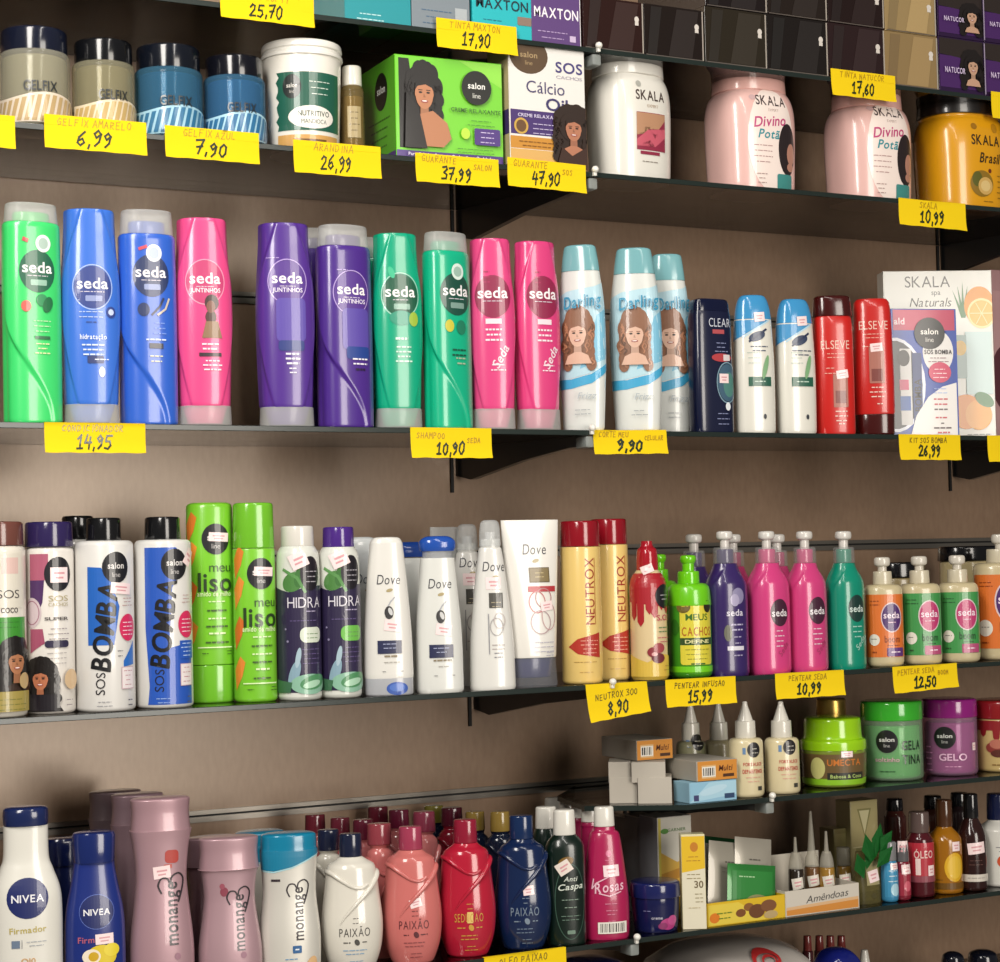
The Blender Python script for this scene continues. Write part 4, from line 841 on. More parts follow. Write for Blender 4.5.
o.part('cap', cyl(0, 24, 13, 13, 2, 1), M('d8dada')); o.part('sleeve', [(24.2, 13.2, .5), (80, 14, .35), (148, 14, .12), (157, 14, .06)], M('cdd0d0', 'frost'), n=2.4)
o = B('hair_cream_tube', 'white tube standing on its clear cap, with a red stripe and ring drawing', 'tube', 'D', 533, 686, 29, k=.62, rz=-8, group=GW, H=166)
o.part('tube', [(29, 23.5, .62, 2.3), (31, 24, .62, 2.3), (60, 25.2, .52, 2.4), (100, 26.6, .36, 2.6), (140, 28, .17, 3), (158, 28.6, .08, 3.5), (166, 28.8, .06, 4)], M('e2dfd8'))
o.part('cap', [(0, 23.6), (1.5, 24.8), (26, 23.4), (28.8, 23.2)], M('c8ccd6', 'cl'), k=.62, n=2.3); o.part('inner_cap', cyl(9, 28.6, 18, 20.5, 2, .5), M('2a2a5c'), k=.62)
o.label(dove(137, 2, k=1.08) + r_(6, 111, 22, 15, '5a4c2c') + r_(6, 111, 20, 13, '7a683c') + l_(6, 113, 14, 2, 4, 'c0ac74', 1) + r_(8, 97, 30, 5.5, 'b03038') + ring_(2, 84, 9, 11, 1, 'c06a6c') + ring_(9, 88, 9, 10, 1, 'b0787a') + ring_(5, 64, 11, 12, 1, 'b49a9c') + ring_(14, 70, 8, 14, .8, 'c49a9a') + sticker_(12, 80, 13, 9, 8) + l_(8, 44, 24, 3, 4.5, 'a8a4b4', 1) + l_(14, 34, 10, 2, 3, 'a8a4b4', 1), 'tube', ystep=5)

GN = 'cream bottles with dark red caps and red upright lettering'
def neutrox(px, yb, hw, lab, face, inset=.006):
    o = B('conditioner_bottle', lab, 'bottle', 'D', px, yb, hw, face=face, inset=inset, group=GN, H=162)
    o.part('body', cyl(0, 136, hw, hw * .99, 4, 1), M('e6c678')); o.part('cap', cyl(136.4, 162, hw * .97, hw * .95, .6, 2), M('8c1220', 'gl'))
    o.label(t_('NEUTROX', 9, 92, 14, '9c2a20', 90, bold=0, w=66, gap=.12) + r_(15, 92, .8, 66, 'b8783c') + p_([(-14, 37), (-4, 45), (20, 51), (20, 26), (-4, 30)], 'b03024') + l_(8, 43, 20, 4, 4, 'e0a088', 1.1) + l_(4, 22, 28, 1, 4, 'b08a44', .9) + l_(4, 12, 20, 1, 4, 'c49c54', .9)); return o
neutrox(583, 683, 20.5, 'cream bottle with dark red cap, right beside the white tube', 0)
neutrox(612, 681, 19, 'cream bottle with dark red cap, beside the red dripping-label bottle', 3, .036)

def pump(o, y0, cw, ch, sw, hw_, htot, capm, headm):
    """collar, stem and flat-topped press pump"""
    o.part('collar', cyl(y0, y0 + ch, cw, cw * .97, .5, 1.2), capm)
    o.part('pump_stem', cyl(y0 + ch, htot - 7.5, sw, sw, .3, .3), headm)
    o.part('pump_head', cr([(htot - 8, sw * 1.1), (htot - 6.5, hw_ * .92), (htot - 4, hw_), (htot - 1, hw_ * .92), (htot, hw_ * .6)], 4), headm, parent=o.ob['pump_stem'])
o = B('cream_bottle', 'red and cream bottle with dripping red label and red cap', 'bottle', 'D', 650, 679, 18.5, face=6, H=138)
o.part('body', cyl(0, 4, 18.5, 18.5, 4, .1)[:4] + cr([(4, 18.5), (80, 18.5), (94, 18.2), (102, 16), (107, 12.5), (109, 11)], 5), M('dcc69a'))
o.part('cap', cr([(108, 11), (120, 10.8), (129, 9.8), (132, 7), (134, 6), (138, 5.6)], 4), M('a41a28', 'gl'))
W = 30
o.label(p_([(-W, 78), (W, 70), (W, 106), (-W, 106)], 'a81c2a') + sum([p_([(x - 4, 84), (x + 4, 84), (x + 3.5, y), (x, y - 5), (x - 3.5, y)], 'a81c2a') for x, y in ((-22, 64), (-14, 58), (-5, 70), (0, 66), (8, 74), (16, 70))], []) + e_(12, 83, 11, 12, '14121a') + l_(13, 84, 14, 2, 4, 'b8b4b8', 1) + p_([(-W, 0.5), (W, .5), (W, 22), (8, 26), (-8, 18), (-W, 26)], 'd9b84c') + t_('S.O.S', 12, 62, 8, 'c04a60', w=20) + l_(12, 52, 18, 2, 4, '6a8a5c', 1.6) + l_(12, 42, 20, 2, 4, 'c05a6c', 1.2)
        + e_(-2, 28, 6, 5, '8a2a34') + e_(4, 32, 6, 5, 'a04048') + e_(3, 22, 7, 5, '6a2430') + e_(-1, 26, 3, 2, 'd8a0a0') + l_(14, 14, 10, 2, 4, 'a8783c', 1) + sticker_(-4, 110, 12, 8, 20), ystep=4)
o = B('pump_bottle', 'bright green squat bottle with yellow label and green pump', 'bottle', 'D', 691, 676, 21.5, face=4, H=121)
o.part('body', cyl(0, 72, 21.5, 21.5, 5, .5), M('3c8c1e')); o.part('shoulder', cyl(70, 93, 22, 21, 2, 7), M('6cc818')); pump(o, 92, 11, 13, 6, 8, 121, M('6cc818', 'gl'), M('6cc818', 'gl'))
o.label(r_(0, 6, 120, 11, '6cc818') + r_(4, 42, 36, 58, 'd8cc3c', 3) + t_('MEUS', 4, 60, 9, '3a6a1c', w=24) + t_('CACHOS', 4, 46, 12, 'b0641c', w=32) + r_(4, 36, 36, 7, '2a4a1c') + t_('DEFINE', 4, 36, 5, 'e0dca0', w=26) + l_(4, 28, 26, 3, 4.6, '8a8a28', 1) + l_(4, 14, 24, 1, 4, '3a6a1c', 2) + e_(-10, 70, 7, 6, '6a5a1c') + e_(16, 70, 5, 6, '2a2410') + e_(-20, 50, 5, 8, '2a6a18'))
o = B('pump_bottle', 'green pump top behind the red and cream bottle', 'bottle', 'D', 661, 672, 20, face=4, inset=.085, H=118)
o.part('body', cyl(0, 72, 20, 20, 4, .5), M('3c8c1e')); o.part('shoulder', cyl(71, 92, 20, 19, 2, 7), M('6cc818')); pump(o, 91, 10, 12, 6, 8, 118, M('6cc818', 'gl'), M('6cc818', 'gl'))
GP = 'tall press-pump bottles on the fourth shelf'
def tall_pump(px, yb, hw, h, colr, dark, lab, face, art=None, inset=.006):
    o = B('pump_bottle', lab, 'bottle', 'D', px, yb, hw, k=.85, face=face, group=GP, inset=inset, H=h)
    H = h - 32
    def mod(t, ph):
        if ph > PI: ph -= 2 * PI
        a = abs(ph)
        if a > 2 or t < .7: return 1
        k = (t - .7) / .3; pc = 1.5 - 1.2 * k
        return 1 - .05 * sm((a - pc) / .12) * sm(k * 3) * (1 - sm((k - .75) / .25))
    o.part('body', [(0, hw * .95), (2, hw * .98)] + cr([(4, hw), (H * .4, hw), (H * .76, hw * .99), (H * .86, hw * .88), (H * .95, hw * .64), (H, hw * .53)], 7), M(colr), n=2.15, mod=mod, segs=80)
    o.part('collar', cyl(H, H + 16, hw * .56, hw * .54, .5, 1.5), M('dcdcdc', 'cl')); o.part('neck', cyl(H + .2, H + 14, hw * .4, hw * .4, .5, 1), M(colr, 'gl')); o.part('pump_stem', cyl(H + 14, h - 8, 4.6, 4.6, .3, .3), M('cfcac4'))
    o.part('pump_head', cr([(h - 9, 5), (h - 7.5, 7.6), (h - 4, 8.2), (h - 1, 7.6), (h, 5)], 4), M('d6d2cc'), parent=o.ob['pump_stem'])
    if art: o.label(art); return o
sp = lambda d: e_(0, 60, 10.5, 13.5, d) + t_('seda', 0, 60, 10, 'ece6ea', w=18) + l_(-1, 42, 12, 4, 5, 'e0c4d0', 1.4) + t_('Seda', 3, 24, 8, 'b03a6a', 50, shear=.2)
tall_pump(728, 673, 21.5, 142, '35235f', '', 'dark purple pump bottle with white pump', 10, e_(4, 78, 7, 8, '8a84a8') + e_(0, 74, 5, 6, 'a8a0c0') + t_('seda', 0, 62, 9, 'd8d4e4', w=18) + l_(2, 50, 14, 2, 5, 'b8b0d0', 2) + e_(-8, 42, 4, 8, '6a6a5c') + l_(2, 38, 10, 2, 6, 'a8a0c0', 1.4) + r_(0, 27, 18, 4, 'd8d4e0') + l_(2, 20, 14, 1, 4, 'a8a0c0', 1.6))
tall_pump(770, 672, 21.5, 141, 'cf3f7e', '', 'pink pump bottle right beside the dark purple one', 13, sp('3f1830'))
tall_pump(808, 670, 20.5, 139, 'cc3f7c', '', 'pink pump bottle beside the teal one', 13, sp('3f1830'))
tall_pump(847, 668, 19.5, 137, '0a8a70', '', 'teal pump bottle beside the small orange one', 13, e_(0, 60, 10, 13.5, '10342f') + t_('seda', 0, 60, 9.5, 'cfe0da', w=17) + l_(0, 42, 12, 3, 5, 'a8d0c4', 1.4) + t_('Seda', 3, 26, 8, '9ac8b8', 50, shear=.2))
tall_pump(697, 668, 20, 134, '35235f', '', 'dark purple pump bottle in the back row, left of the front purple one', 5, inset=.09)
tall_pump(736, 667, 20, 133, 'b8386c', '', 'pink pump bottle in the back row behind the purple one', 5, inset=.09)
tall_pump(780, 666, 19, 132, 'b8386c', '', 'pink pump bottle in the back row behind the two pink ones', 5, inset=.09)
GO = 'small press-pump bottles with round emblem labels'
def boom(px, yb, hw, h, pump_h, lab_c, emb, bar, lab, face, inset=.006, dark='8a3a10', shelf='D'):
    o = B('pump_bottle', lab, 'bottle', shelf, px, yb, hw, k=.8, face=face, group=GO, inset=inset, H=h)
    H = h - pump_h
    o.part('body', cyl(0, H, hw, hw, 5, 6), M('c8ba94'), n=2.4); o.part('collar', cyl(H, H + pump_h * .48, hw * .5, hw * .48, .5, 1), M('c9c0a8')); o.part('pump_stem', cyl(H + pump_h * .45, h - 7, 4.4, 4.4, .3, .3), M('c9c2b4')); o.part('pump_head', cr([(h - 9.5, 5), (h - 8, 7.4), (h - 4.5, 8), (h - 1, 7.4), (h, 5)], 4), M('cfc9bd'), parent=o.ob['pump_stem'])
    k = hw / 18; a = r_(0, H * .5, hw * 2.5, H * .76, lab_c, 2) + e_(4 * k, H * .6, 10.5 * k, 14 * k, 'd8c4c8') + e_(4 * k, H * .6, 9.5 * k, 13 * k, emb) + t_('seda', 4 * k, H * .63, 8.5 * k, 'ecd8e4', w=16 * k) + l_(4 * k, H * .54, 11 * k, 1, 3, 'e0b8cc', 1.2)
    a += e_(-13 * k, H * .33, 5 * k, 5.4 * k, 'e0dcd0') + l_(-13 * k, H * .34, 6 * k, 1, 3, '6a6a60', 1) + t_('boom', 4 * k, H * .34, 9 * k, dark, w=15 * k) + l_(5 * k, H * .26, 12 * k, 1, 3, dark, 1.2) + r_(7 * k, H * .18, 17 * k, 8 * k, bar, 1) + l_(7 * k, H * .18, 12 * k, 1, 3, 'ecd8e4', 1.4) + l_(-12 * k, H * .8, 12 * k, 2, 3.6, dark, 1) + l_(-13 * k, H * .18, 5 * k, 1, 3, dark, 2)
    o.label(a); return o
boom(885, 665, 19, 108, 27, 'd8702a', '4a2468', '5a2c74', 'small orange-labelled pump bottle beside the teal one', 5)
boom(922, 663, 20, 107, 27, '3c9048', 'b8306a', 'b04a74', 'small green-labelled pump bottle next to the orange one', 6, dark='1c4a24')
boom(960, 661, 20, 106, 27, '3c9048', 'b8306a', 'b04a74', 'small green-labelled pump bottle next to the right border', 5, dark='1c4a24')
boom(1003, 656, 27, 122, 28, 'd8702a', '4a2468', '5a2c74', 'larger orange-labelled pump bottle cut by the right border', 4)
for px, hw_, h, c, lab in ((905, 22, 88, '8a7a54', 'tan cream pot in the back row behind the small pump bottles'), (972, 30, 104, 'c2b286', 'cream coloured pot in the back row at the right end')):
    o = B('cream_pot', lab, 'pot', 'D', px, 650, hw_, k=.7, rz=0, inset=.10, H=h)
    o.part('pot', cyl(0, h - 14, hw_, hw_ * .97, 4, 2), M(c)); o.part('lid', cyl(h - 14, h, hw_ * 1.03, hw_, 1, 2), M('0e0e12', 'gl'))

# ------------------------------------------------------------------ short shelf: cartons, dropper bottles, jars
def carton(xl, xr, yb, h, dz, lab, col, art, depth=.075, inset=.006, rz=0, art_s=None):
    b = Box('small_carton', lab, 'box', 'E', xl, xr, yb, h, depth, col, inset=inset, dz=dz, rz=rz, group='small cartons stacked on the short shelf', kind='mt'); b.front(art) if art else None
    if art_s: b.side(art_s)
    return b
GRY = 'b9b2a6'
px2m = at(700, 790, YF)[1]
def multi(w): return r_(0, 10, w, 20, 'd08a34') + r_(-w * .22, 9, w * .36, 13, 'd8b078') + barcode_(-w * .22, 9, w * .34, 10) + t_('Multi', w * .2, 12, 8, '5a2a14', bold=1, shear=.2, w=w * .34) + r_(w * .28, 4.5, w * .28, 3, '4a2a14')
carton(690, 737, 802, 21, 0, 'pale blue small carton at the front of the bottom layer', '8fb8cc', r_(0, 10.5, 46, 20, '8fbdd6') + p_([(-23, 1), (23, 6), (23, 20), (-4, 20)], 'a8d0e2') + r_(-17, 5, 5, 6, '3c3c6a') + r_(16, 5, 10, 5, '2c4468') + e_(0, 12, 14, 4, 'b8d8e8', 14), .034)
carton(697, 738, 780, 20, 21.2 * px2m, 'orange small carton on top of the pale blue one', 'a8a296', multi(39), .088)
def carton_end(xl, xr, layer, lab):             # grey ends lined up along the angled end of the glass
    carton(xl, xr, 798, 20.6, layer * 21 * px2m, lab, GRY, None, .045, .003 + (690 - (xl + xr) / 2) / 82 * .066, -33)
carton_end(609.5, 637.5, 0, 'grey end of a small carton, bottom layer, farthest left')
carton_end(638, 672, 0, 'grey end of a small carton, bottom layer, next to the blue carton')
carton_end(609, 631.5, 1, 'grey end of a small carton, second layer, farthest left')
carton_end(632, 666, 1, 'grey end of a small carton, second layer, next to the front orange one')
carton(638, 674, 800, 20, 42.2 * px2m, 'orange small carton alone on the third layer at the back', 'a39c90', multi(36), .08, .05)
GDp = 'cream coloured dropper bottles with white nozzles'
def dropper(px, yb, hw, h, body, lab, inset=.006, art=True):
    o = B('dropper_bottle', lab, 'bottle', 'E', px, yb, hw, k=.85, face=5, group=GDp, inset=inset, H=h)
    H = h - 36
    o.part('body', cyl(0, H, hw, hw * .98, 4, 5), M(body)); o.part('collar', cyl(H, H + 17, hw * .6, hw * .57, .5, 1), M('d2cec2')); o.part('nozzle', cr([(H + 17, hw * .45), (H + 22, hw * .36), (h - 4, 3), (h - 1, 2.6), (h, 1.4)], 4), M('dad6cc'))
    if art: o.label(l_(-6, 46, 5, 1, 3, '6a8ab0', 9) + e_(4, 47, 7, 7.5, '1c1a1c') + l_(5, 48, 9, 2, 4, 'c8c4b8', 1) + t_('FORTALECE', 3, 33, 4.5, 'c04a44', w=20) + t_('DEPANTENOL', 3, 26, 5.5, 'c03a38', w=22) + l_(3, 20, 18, 2, 4, 'd09484', 1) + r_(10, 9, 5, 4, '3a3a34'))
    return o
dropper(747, 795, 17.5, 94, 'd8cba4', 'cream dropper bottle in front, next to the small cartons')
dropper(783, 793, 17.5, 92, 'd8cba4', 'cream dropper bottle in front, next to the lime jar')
dropper(692, 786, 15.5, 84, '8c8a6c', 'greyish dropper bottle in the back row above the orange carton', .085)
dropper(720, 786, 15.5, 84, 'a89e7c', 'dull cream dropper bottle in the back row behind the front pair', .085, False)
o = B('hair_cream_jar', 'squat lime green bowl-shaped jar with side tab lid', 'jar', 'E', 834, 786, 33, face=6, inset=.012, H=70)
o.part('bowl', cr([(0, 27), (3, 31), (18, 32), (34, 32.5), (38, 32)], 5), M('7a8a34', 'gl')); o.part('lid', cr([(37.5, 33), (44, 33), (47, 32), (50, 29), (66, 28), (69, 26), (70, 20)], 5), M('96cc18', 'gl'))
bm = bmesh.new(); bm_box(bm, -.011, .011, -.036 - .004, -.03, 33 * o.s, 47 * o.s, 0, .003); tb = obj('lid_tab', bm, M('96cc18', 'gl'), o.root); tb.rotation_euler.z = .75
o.label(p_([(-50, 3), (50, 3), (50, 9), (-50, 9)], '8cc428') + r_(0, 22, 96, 24, '6a5430') + t_('UMECTA', 6, 26, 9, 'c8742c', w=36) + r_(8, 12, 40, 7, '2a2a20') + t_('Babosa & Coco', 8, 12, 5, 'b8d078', w=34) + e_(-22, 20, 8, 11, 'c8c47c') + sticker_(8, 34, 12, 6), 'bowl', ystep=4)
o = B('small_jar', 'small gold-lidded jar standing behind on the lime bowl jar side', 'jar', 'E', 833, 776, 15, face=3, inset=.10, H=78)
o.part('jar', cyl(0, 58, 15, 14.5, 2, 2), M('8a7a5c', 'gl')); o.part('lid', cyl(58, 78, 15, 14.6, 1, 2), M('b0924c', 'me'))
o.label(r_(0, 40, 22, 24, 'c8b890') + l_(0, 46, 16, 4, 5, '5a4a2c', 1.6))
def gel2(px, yb, hw, h, lidc, gel, shell, word, lab, wc):
    o = B('gel_jar', lab, 'jar', 'E', px, yb, hw, face=3, inset=.022, group='tall round gelatine jars', H=h)
    o.part('gel', cyl(2, h - 24, hw - 3, rb=4, rt=2), M(gel, 'gl')); o.part('jar', cyl(0, h - 18, hw - .6, rb=4, rt=2), M(shell, 'tint')); o.part('lid', cyl(h - 19, h, hw, hw * .99, 1, 2.5), M(lidc, 'gl'))
    a = e_(-8, 40, 11, 11.5, '121214') + t_('salon', -8, 42, 6, 'dcdcd8', w=15) + t_('line', -8, 36, 5, 'b8b8b4', bold=0)
    if word == 'GELA': a += t_('GELA', 18, 36, 13, '122418', w=22) + t_('TINA', 18, 22, 13, '122418', w=22) + t_('soltinho', -8, 22, 6, 'c8a0a8', w=24) + l_(-8, 10, 16, 1, 3, '1c4a24', 1.4)
    else: a += t_('GELO', 0, 20, 10, wc, w=28) + l_(0, 10, 22, 1, 3, 'd89ac0', 1) + l_(-26, 30, 10, 5, 6, 'd88ac0', 1.6) + sticker_(24, 30, 5, 8)
    o.label(a, 'jar'); return o
gel2(893, 779, 31, 79, '3cae30', '3aa03c', 'c4e8c2', 'GELA', 'round gelatine jar with bright green lid', '')
gel2(951, 777, 27.5, 79, '8c1f78', '8f2474', 'dca8d0', 'GELO', 'round gelatine jar with magenta purple lid', 'e0b4d0')
o = B('hair_cream_jar', 'red-lidded cream jar with dripping label cut by the right border', 'jar', 'E', 1004, 774, 30, face=4, inset=.01, H=75)
o.part('jar', cyl(0, 56, 29, 29, 4, 2), M('c8b074')); o.part('lid', cyl(56, 75, 30, 29.5, 1, 2.5), M('8c1c20', 'gl'))
o.label(p_([(-60, 44), (60, 44), (60, 56), (-60, 56)], '8c1c20') + sum([p_([(x - 4, 46), (x + 4, 46), (x + 3, y), (x, y - 3), (x - 3, y)], '8c1c20') for x, y in ((-24, 40), (-10, 36), (4, 40), (18, 36))], []) + e_(-12, 26, 9, 6, '8a3a30') + e_(-10, 30, 7, 5, 'b8705c') + e_(-8, 20, 8, 4, '5a2a20') + l_(-10, 8, 12, 1, 3, '8a6a34', 2))

# ------------------------------------------------------------------ bottom shelf in view: lotions and oils
def tube_on(S, pts, rad, off=0.0):
    """a raised fold that follows the surface S through (u, v, radius) points, metres"""
    P = [(S.wrap(u, v, off), r) for u, v, r in pts]; bm = bmesh.new(); rings = []
    for i, (p, r) in enumerate(P):
        d = (P[min(i + 1, len(P) - 1)][0] - P[max(i - 1, 0)][0]).normalized(); up = Vector((0, 1, 0)); a = d.cross(up).normalized(); b_ = d.cross(a).normalized()
        rings.append([bm.verts.new(p + a * r * math.cos(2 * PI * k / 12) + b_ * r * math.sin(2 * PI * k / 12)) for k in range(12)])
    for A, Bq in zip(rings, rings[1:]):
        for k in range(12): bm.faces.new((A[k], A[(k + 1) % 12], Bq[(k + 1) % 12], Bq[k]))
    bm.faces.new(rings[0][::-1]); bm.faces.new(rings[-1]); return bm
yF = lambda px: 1029 - .1385 * px if px < 640 else 940.4 - .138 * (px - 640)
o = B('lotion_bottle', 'white body lotion bottle with navy cap and round navy emblem, far left', 'bottle', 'F', 28, yF(28), 35, k=.6, face=2, H=218)
h = yF(28) - 806
o.part('body', cr([(0, 33), (6, 35), (60, 35), (110, 35), (132, 33), (152, 26.5), (166, 22.5), (h - 20, 22)], 6), M('dbd9d0'), n=2.3); o.part('cap', [(h - 19.8, 21.5), (h - 18, 22), (h - 9, 22.5), (h - 3, 22), (h - 1, 20), (h, 15)], M('1a2550', 'gl'), n=2.3, k=.72)
nv = lambda x, y, r: e_(x, y, r, r * 1.05, '1a2560') + t_('NIVEA', x, y, r * .55, 'e6e6ea', w=r * 1.55)
o.label(nv(0, 124, 20.5) + t_('Firmador', 0, 91, 9, 'b8a860', 2, w=36) + r_(-12, 76, 8, 8, '6a7a90') + r_(-6, 76, .6, 9, '8a8a90') + l_(8, 78, 22, 2, 4, '9aa0a8', 1) + t_('Q10', 0, 58, 9, 'c8a070') + l_(0, 44, 34, 3, 5, 'a8a49c', 1))
o = B('lotion_bottle', 'royal blue body lotion bottle with a yellow flower on its label', 'bottle', 'F', 96, yF(96), 30, k=.6, face=4, H=yF(96) - 831)
h = yF(96) - 831
o.part('body', cr([(0, 28), (5, 30), (70, 30), (100, 28.5), (125, 24), (146, 20.5), (152, 20.3)], 6), M('1a2c76'), n=2.3); o.part('cap', [(152.3, 20), (156, 20.4), (h - 4, 21.2), (h - 1, 20), (h, 16)], M('172660', 'gl'), n=2.3, k=.72)
o.label(ring_(0, 101, 17.5, 18.5, .8, '5a6eb8') + nv(0, 101, 17) + t_('Firmador', -2, 72, 9, 'b05a70', w=34) + sticker_(7, 72, 18, 11, 2) + e_(4, 54, 15, 12, 'd8c020') + e_(-6, 54, 9, 8, 'e8dcc8') + e_(-4, 54, 5, 5, 'c8a010') + e_(14, 60, 8, 7, 'e0cc30'))
o = B('lotion_bottle', 'dark blue lotion bottle behind the royal blue one', 'bottle', 'F', 66, yF(66), 26, k=.6, rz=0, inset=.09, H=183)
o.part('body', cr([(0, 25), (5, 26), (80, 26), (110, 24), (140, 19), (150, 18.6)], 5), M('121c4a'), n=2.3); o.part('cap', [(150.3, 18.4), (178, 19.2), (182, 17), (183, 12)], M('111a44', 'gl'), n=2.3, k=.7)

GM = 'waisted lotion bottles with upright dark lettering'
def waist(px, top, hw, body, capc, label, face, art=None, inset=.006, sw=1, two=False, yb=None, rz=None):
    yb = yF(px) if yb is None else yb; h = yb - top
    o = B('lotion_bottle', label, 'bottle', 'F', px, yb, hw, k=.58, face=face if rz is None else None, rz=rz, group=GM, inset=inset, H=h)
    o.part('body', cr([(0, hw * .92), (6, hw), (h * .25, hw * 1.02), (h * .5, hw * .86), (h * .62, hw * .82), (h * .76, hw * .9), (h - 34, hw * 1.0)], 6), M(body, 'sa'), n=2.3)
    o.part('cap', cr([(h - 34.3, hw * .97), (h - 31, hw * .955), (h - 16, hw * .92), (h - 4, hw * .95), (h - 1.2, hw * .94), (h, hw * .84)], 4), M(capc, 'sa'), n=2.3)
    if art: o.label(art, ystep=5)
    return o
def mono(y, k=1.0, c='2a2228'):
    heart = [(-6, 2), (-9, 10), (-6, 17), (0, 17), (3, 12), (5, 19), (12, 22), (17, 16), (15, 4), (11, -8)]
    return t_('monange', 6 * k, y - 24 * k, 19 * k, c, 90, bold=1, w=66 * k) + stroke_([(q[0], q[1]) for q in cr([((u + 3) * k, y + (v - 4) * k) for u, v in heart], 4)], 1.7 * k, c)
waist(163, 797, 31, 'b08d95', 'ab8890', 'mauve waisted lotion bottle, tallest in front, with a red mark above its lettering', 6,
      r_(8, 148, 14, 14, 'b04038', 4) + r_(4, 138, 8, 4, 'c05a50') + sticker_(-2, 132, 17, 13, 5) + mono(112) + e_(12, 43, 3, 3.5, '9a7080') + p_([(-18, 16), (18, 16), (18, 24), (4, 34), (-10, 26)], '9a8c60') + r_(2, 12, 40, 16, '8a2c34') + e_(4, 30, 8, 4, 'c8c098'))
for px, top, lab in ((140, 793, 'dull mauve waisted lotion bottle just behind the tallest front one'), (118, 790, 'greyish mauve waisted lotion bottle farthest back behind the tallest front one')):
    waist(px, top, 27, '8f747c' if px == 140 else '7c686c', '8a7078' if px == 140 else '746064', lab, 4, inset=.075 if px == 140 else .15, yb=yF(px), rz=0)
waist(231, 836, 31, 'b3929a', 'ae8c94', 'shorter mauve waisted lotion bottle beside the teal-capped white one', 6,
      e_(-8, 104, 4, 5, '8a4050') + e_(-10, 110, 2.5, 3, '9a5060') + mono(92, .9) + e_(10, 36, 3, 3.5, '9a7080') + p_([(-18, 10), (18, 10), (18, 18), (4, 28), (-10, 20)], '8c8c60') + r_(2, 8, 38, 12, '8a2c34'))
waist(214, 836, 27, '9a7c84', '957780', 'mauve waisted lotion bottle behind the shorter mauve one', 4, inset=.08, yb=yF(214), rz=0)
def tealcap(px, top, hw, lab, face, inset, art, yb, rz=None):
    h = yb - top; o = B('lotion_bottle', lab, 'bottle', 'F', px, yb, hw, k=.58, face=face if rz is None else None, rz=rz, group='white waisted lotion bottles with teal caps', inset=inset, H=h)
    o.part('body', cr([(0, hw * .94), (6, hw), (h * .3, hw * 1.02), (h * .55, hw * .9), (h * .7, hw * .9), (h - 24, hw * .95), (h - 18, hw * .95)], 6), M('d8d5cc', 'sa'), n=2.3)
    W = hw * 1.5
    o.part('cap', cr([(h - 18.3, hw * .955), (h - 16, hw * .93), (h - 5, hw * .92), (h - 1.5, hw * .88), (h, hw * .7)], 4), M('157a9c', 'gl'), n=2.3)
    o.label(p_([(-W, h - 37), (-W * .4, h - 39), (0, h - 35), (W * .5, h - 25), (W, h - 18), (W, h - 17.5), (-W, h - 17.5)], '157a9c') + stroke_([(-W, h - 38), (-W * .4, h - 40), (0, h - 36), (W * .5, h - 26), (W, h - 19)], 1.4, 'a8d4dc'), 'body', 'cap_skirt')
    if art: o.label(art, ystep=5)
    return o
tealcap(291, 832, 30, 'white waisted lotion bottle with teal cap, in front', 5, .006, mono(92, .85) + r_(-16, 108, 9, 2.5, '33282f') + r_(4, 34, 9, 8, '1f5a90', 1) + r_(4, 34, 4, 1.5, 'e0e8f0') + l_(-2, 24, 18, 3, 4.5, '4a86b4', 1.4) + l_(-2, 10, 14, 3, 4, '4a86b4', 1) + e_(18, 14, 6, 12, 'd8b080', -20), yF(291))
tealcap(262, 830, 27, 'white lotion bottle behind the teal-capped one, showing only its teal top', 0, .10, None, yF(262), 0)

GPX = 'round-bellied oil bottles with a draped collar'
def paixao(px, top, hw, capw, caph, body, capc, label, face, ink=None, logo=None, inset=.006, yb=None, word='PAIXÃO'):
    yb = yF(px) if yb is None else yb; h = yb - top; H = h - caph
    o = B('oil_bottle', label, 'bottle', 'F', px, yb, hw, k=.72, face=face, group=GPX, inset=inset, H=h)
    o.part('body', cr([(0, hw * .62), (4, hw * .74), (H * .2, hw * .94), (H * .42, hw), (H * .68, hw * .9), (H * .86, hw * .82), (H * .93, hw * .74), (H * .97, hw * .52), (H, capw * .98)], 6), M(body, 'gl'), n=2.05)
    o.part('cap', cyl(H + .2, h, capw, capw * .95, .8, 1.5), M(capc, 'gl'))
    s = o.s; S = o.surf['body']; U = hw * .95
    pts = [(U * 1.25, H * .86, 2.6), (U * 1.0, H * .835, 3), (U * .62, H * .74, 2.6), (U * .3, H * .66, 2.3), (-U * .02, H * .58, 1.8), (-U * .3, H * .5, 1.2), (-U * .5, H * .43, .5)]
    pts = cr(pts, 5)
    obj('fold', tube_on(S, [(u * s, v * s * o.kz, max(.4, r) * s) for u, v, r in pts], 0), M(body, 'gl'), o.ob['body'])
    pts = cr([(-U * 1.2, H * .88, 2.2), (-U * .8, H * .87, 2.4), (-U * .4, H * .81, 2.2), (-U * .05, H * .755, 2), (U * .25, H * .74, 1.8), (U * .5, H * .77, 1.6)], 5)
    obj('fold', tube_on(S, [(u * s, v * s * o.kz, r * s) for u, v, r in pts], 0), M(body, 'gl'), o.ob['body'])
    if ink:
        a = t_(word, 0, H * .36, 13, ink, bold=0, w=hw * 1.0) + l_(1, H * .48, 8, 2, 5, ink, 1) + e_(2, H * .27, 2.5, 3.5, ink, 20) + l_(-8, H * .27, 8, 1, 3, ink, 1.6) + l_(10, H * .27, 8, 1, 3, ink, 1.6) + l_(0, H * .2, 26, 2, 4, logo or ink, 1.4) + l_(2, H * .1, 14, 2, 4, logo or ink, 1.2)
        o.label(a, ystep=4)
    return o, H
paixao(353, 833, 31, 11.5, 25, 'd9d5ca', '1a2038', 'white draped-collar oil bottle with navy cap', 4, '4a4844', '7aa0c0')
